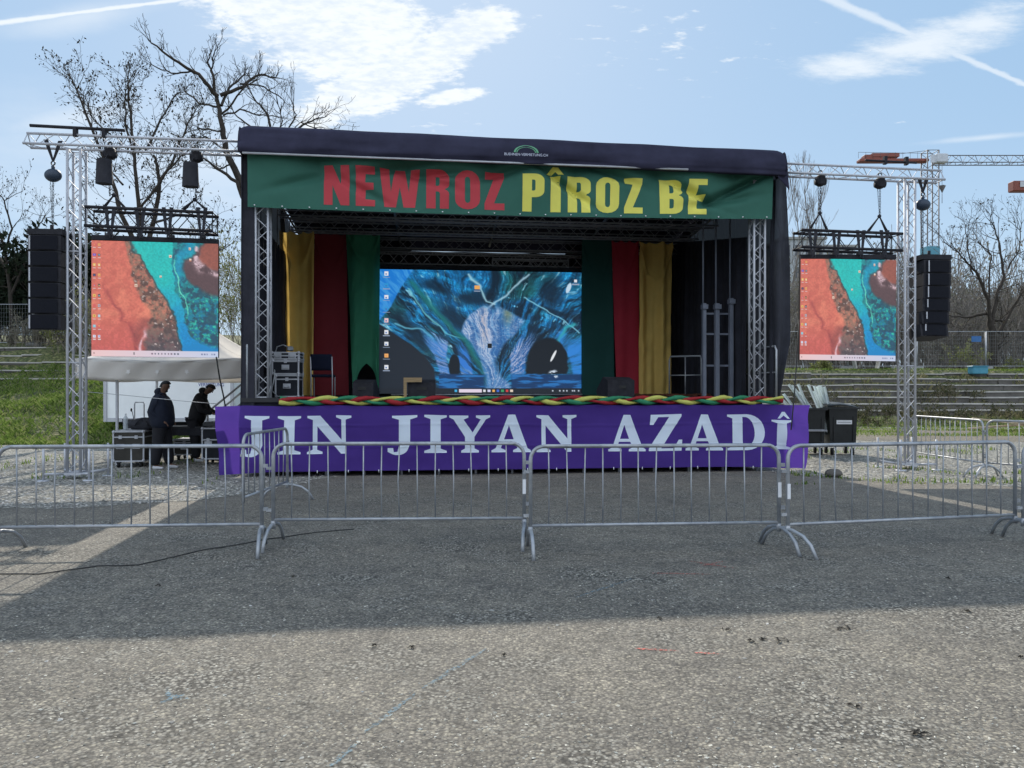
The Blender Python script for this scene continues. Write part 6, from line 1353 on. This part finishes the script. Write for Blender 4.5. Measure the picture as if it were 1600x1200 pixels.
# thickets: bushy masses of thin twigs, some with leaves
GLF = cellmat('fresh_leaf', [(.12, .14, .04), (.2, .22, .07), (.3, .3, .12), (.08, .1, .035)], trans=.4); EVG = cellmat('evergreen_leaf', [(.008, .013, .008), (.014, .02, .012), (.022, .03, .016), (.01, .014, .01)]); GRB = cellmat('grey_leaf', [(.13, .12, .1), (.2, .18, .15), (.15, .15, .1), (.26, .24, .2)], trans=.3)
OLV = cellmat('olive_leaf', [(.035, .04, .02), (.06, .065, .03), (.1, .09, .05), (.05, .06, .025)], trans=.3)
def thicket(base, wd, ht, label, seed, stems=26, tm=TWIG, lf=None, lm=None, name='thicket', group=None, dep=3, r0=.02, dp=None, cat='bush', mn=.007):
    rnd = random.Random(seed); base = Vector(base); t = thing(name, base, 0, label, cat, group); bt = MB(); tips = []; dp = dp or wd * .5
    for i in range(stems):
        p = base + Vector((rnd.uniform(-.5, .5) * wd, rnd.uniform(-.5, .5) * dp, -.2)); d = (Vector((0, 0, 1)) + rv(rnd) * .4).normalized(); k = 1 - .5 * abs((p - base).x / (wd * .5)) ** 2
        grow(bt, p, d, ht * .42 * k * rnd.uniform(.7, 1.1), r0, dep, rnd, tips, .55, .2, (2, 3), .68, 3, .2, mn)
    bt.build('twigs', tm, t)
    if lf: lb = MB(); leaves(lb, tips, rnd, *lf); lb.build('foliage', lm, t)
    return t
# dark evergreen mass on the left, built as separate shrubs
for k, (px, Y, wd, ht) in enumerate(((-20, 43, 5, 6.2), (35, 42, 4.5, 5.6), (80, 41, 4, 6.5), (118, 40, 3.6, 7.0), (-60, 45, 5, 7))):
    x = (px - 800) * Y / F; thicket((x, Y, bank(x, Y)), wd, ht * .92, ['dark evergreen shrub at the left edge behind the fence', 'dark evergreen shrub left of the hanging speakers', 'dark evergreen shrub behind the hanging speakers', 'tall dark evergreen shrub behind the left tower', 'dark evergreen shrub past the left edge'][k], 60 + k, 34, BARK, (5, .17, .38), EVG, 'evergreen_shrub', 'dark evergreen shrubs on the left bank', 3)
gl = ['tangled bush with yellow green leaves behind the left screen corner', 'tall twiggy bush with yellow green leaves beside the left drape', 'leafy bush on the bank between tower and left screen', 'low grey bush on the left bank by the fence', 'twiggy bush behind the left half of the white tent', 'twiggy bush behind the middle of the white tent', 'pale bush under the hanging speakers']
for k, (px, Y, wd, ht, m_, n_) in enumerate(((350, 33, 3, 7.4, GLF, 2), (380, 31, 3, 6.8, GLF, 3), (135, 35, 2.4, 3.5, GLF, 3), (60, 36.6, 3, 1.8, GRB, 3), (190, 34, 3.6, 6, GRB, 1), (270, 34, 3.6, 6.5, GRB, 1), (95, 36.4, 2.6, 2.2, GRB, 3))):
    x = (px - 800) * Y / F; thicket((x, Y, bank(x, Y)), wd, ht, gl[k], 80 + k, 30, TWIG if k != 4 else BARKG, (n_, .06 if m_ is GLF else .05, .18), m_, 'bush', 'bushes on the left bank', 3, .016)
# grey wood behind the right terrace: prototypes copied along two rows
protos = [thicket((22 + 7 * k, 52 + k, 2.6), 6.5, 6.0 + .5 * k, 'x', 100 + k, 40, BARKG, (1, .07, .3), GRB, 'bare_bush', 'bare bushes behind the right fence', 3, .03, mn=.012) for k in range(3)]
rnd = random.Random(12); cnt = 0; nm = ['behind the right stage drape', 'left of the right screen', 'behind the left half of the right screen', 'behind the right half of the right screen', 'left of the right tower', 'right behind the right tower', 'below the right speaker array', 'right of the right speaker array', 'left of the wide low tree', 'behind the wide low tree', 'at the right edge of the photo', 'past the right edge of the photo']
for row, Y in enumerate((50, 62)):
    for k in range(12):
        px = 1205 + 40 * k + 15 * row + rnd.uniform(-8, 8); x = (px - 800) * Y / F; lb = ('bare grey bush in the front row ' if row == 0 else 'bare grey bush in the back row ') + nm[k]; loc = (x, Y + rnd.uniform(-2, 2), 2.4)
        if cnt < 3: o = protos[cnt]; o.location = loc; o.rotation_euler = (0, 0, rnd.uniform(0, 6)); o['label'] = lb
        else: o = copy_tree(protos[cnt % 3], loc, rnd.uniform(0, 6), label=lb)
        s_ = rnd.uniform(1.0, 1.3) * (1 if row == 0 else 1.5); o.scale = (s_, s_, s_); cnt += 1
for k, (px, Y, wd, ht, lb) in enumerate(((1506, 43.5, 1.8, 2.3, 'young yellow green bush behind the mesh fence left of the wide tree'), (1592, 44, 2, 1.2, 'low green bush behind the fence at the right edge'), (1285, 40.6, 1.0, .9, 'small green weed bush on the terrace under the right screen'))):
    x = (px - 800) * Y / F; thicket((x, Y, 2.7), wd, ht, lb, 130 + k, 16, TWIG, (4, .07, .12), GLF, 'green_bush', None, 2, .012)
for k, (px, Y, wd, ht, lb) in enumerate(((1300, 32.5, 3.4, 1.1, 'dry scrub before the terrace just right of the bins'), (1375, 33, 3.0, 1.5, 'dry scrub before the terrace left of the right tower'), (1460, 33, 4.0, 1.3, 'dry scrub before the terrace right of the right tower'), (1560, 33, 4.5, 1.2, 'dry scrub before the terrace at the right edge'), (1265, 35.2, 2, 2.2, 'tall thin dry scrub on the terrace above the bins'), (1480, 36.2, 3.6, 1.6, 'dry scrub growing over the middle of the terrace steps'))):
    x = (px - 800) * Y / F; thicket((x, Y, max(0, bank(x, Y))), wd, ht, lb, 140 + k, 18, TWIG, (4, .06, .14), OLV, 'dry_scrub', 'dry scrub round the terrace steps', 2, .012)

# ------------------------------------------------------------------ far buildings and cranes
PLAS = mat('pale_plaster', (.42, .45, .47), .85, var=.06); WIN = mat('window_glass', (.06, .07, .085), .15); RTILE = mat('roof_tile', (.3, .1, .05), .8)
def block(x0, x1, ytop, Y, dep_, label, cols, rows, name='apartment_block', roofm=None):
    X0, X1 = (x0 - 800) * Y / F, (x1 - 800) * Y / F; zt_ = EYE + (HY - ytop) * Y / F; t = thing(name, ((X0 + X1) / 2, Y + dep_ / 2, 0), 0, label, 'building'); b = MB(); b.box(((X0 + X1) / 2, Y + dep_ / 2, zt_ / 2), (X1 - X0, dep_, zt_)); b.build('wall', PLAS, t)
    b = MB(); b.box(((X0 + X1) / 2, Y + dep_ / 2, zt_ + .15), (X1 - X0 + .6, dep_ + .6, .3)); b.build('roof', roofm or CONC, t)
    fh = (zt_ - 1) / rows
    for r in range(rows):
        for c in range(cols):
            x = X0 + (X1 - X0) * (c + .5) / cols; z = 1 + fh * (r + .5)
            if z < 4: continue
            b = MB(); b.box((x, Y - .02, z), ((X1 - X0) / cols * .5, .08, fh * .5)); o = b.build('window', WIN, t); b = MB(); b.box((x, Y - .06, z - fh * .27), ((X1 - X0) / cols * .56, .12, .1)); b.build('sill', CONC, o)
    return t
block(1222, 1288, 374, 100, 12, 'pale apartment block rising left of the right screen', 4, 7); block(1288, 1336, 386, 108, 10, 'lower pale block with a long window band behind the right screen', 3, 6)
block(-60, 14, 440, 90, 9, 'small pale house at the left edge with orange tiles', 4, 4, 'house', RTILE); block(1478, 1600, 470, 115, 10, 'long low pale building behind the wide low tree', 10, 4)
CRED = mat('crane_red', (.22, .06, .04), .5); CGR = mat('crane_steel', (.13, .12, .12), .5); CWH = mat('crane_cab', (.5, .52, .55), .5)
Yc = 150; m_ = at(1453, 237, Yc); cr_ = thing('tower_crane', (m_.x, Yc, 0), 0, 'red tower crane with a lattice jib behind the right speakers', 'crane')
b = MB(); zj = EYE + (HY - 257) * Yc / F; truss(b, (m_.x, Yc, 0), (m_.x, Yc, zj + 2.6), 2.3, rc=.13, rl=.06, step=1.9); b.build('mast', CGR, cr_)
b = MB(); truss(b, (m_.x + 1.2, Yc, zj + 1.0), (m_.x + 60, Yc, zj + 1.0), 2.0, 'tri', rc=.1, rl=.05, step=1.6); b.build('jib', CGR, cr_)
b = MB(); b.bbox((m_.x - 7.6, Yc, zj + .7), (14, 1.8, .6), .1); b.bbox((m_.x - 11.4, Yc, zj + 1.25), (4.5, 1.6, 1.1), .1); b.box((m_.x - 9.4, Yc - .2, zj + 1.7), (5.5, 1.4, .7)); b.build('counter_jib', CRED, cr_)
b = MB(); b.bbox((m_.x + 1.7, Yc - .8, zj + .9), (2.4, 1.6, 1.9), .2); b.build('cab', CWH, cr_)
b = MB(); b.box((m_.x + .2, Yc - 1.3, zj + .8), (1.6, .1, 1.6)); b.build('sign_plate', CWH, cr_)
b = MB(); b.tube([(m_.x, Yc, zj + 2.9), (m_.x - 11, Yc, zj + 1.6)], .05, 4); b.tube([(m_.x - 15, Yc - .9, zj + 2.2), (m_.x - 2, Yc - .9, zj + 2.0)], .04, 4)
for k in range(9): b.tube([(m_.x - 15 + 1.5 * k, Yc - .9, zj + 1.0), (m_.x - 15 + 1.5 * k, Yc - .9, zj + 2.2)], .035, 4)
b.build('tie_rod', CGR, cr_)
hx = at(1472, 290, Yc); b = MB(); b.tube([(hx.x, Yc, zj + .2), (hx.x, Yc, hx.z)], .04, 4); b.add([(hx.x - .8, Yc, hx.z), (hx.x + .8, Yc, hx.z), (hx.x, Yc, hx.z - 1.6), (hx.x, Yc - .6, hx.z)], [(0, 2, 3), (1, 3, 2), (0, 3, 1), (0, 1, 2)]); b.tube([(hx.x, Yc, hx.z - 1.6), (hx.x, Yc, hx.z - 3.6)], .06, 4); b.build('hook_block', CGR, cr_)
b = MB(); z_ = EYE + (HY - 395) * Yc / F; b.box((m_.x, Yc, z_), (2.6, 2.6, 2.2)); b.build('climbing_frame', mat('climbing_frame_blue', (.08, .25, .33), .6), cr_)
m2 = at(1720, 290, 160); cr2 = thing('tower_crane', (m2.x, 160, 0), 0, 'second red crane of which only the counterweight shows at the right edge', 'crane'); x2 = at(1579, 292, 160)
b = MB(); b.bbox((x2.x + 2.2, 160, x2.z), (4.4, 2, 2.2), .15); b.box(((x2.x + m2.x) / 2 + 1, 160, x2.z - .6), (m2.x - x2.x, 1.6, .9)); b.build('counter_jib', CRED, cr2)
b = MB(); b.box((x2.x + 2.0, 158.9, x2.z + .3), (1.3, .1, 1.2)); b.build('sign_plate', CWH, cr2); b = MB(); truss(b, (m2.x, 160, 0), (m2.x, 160, x2.z + 2), 2.3, rc=.13, rl=.06, step=1.9); b.build('mast', CGR, cr2)
b = MB(); truss(b, (m2.x + 1.2, 160, x2.z), (m2.x + 45, 160, x2.z), 2.0, 'tri', rc=.1, rl=.05, step=1.6); b.build('jib', CGR, cr2)
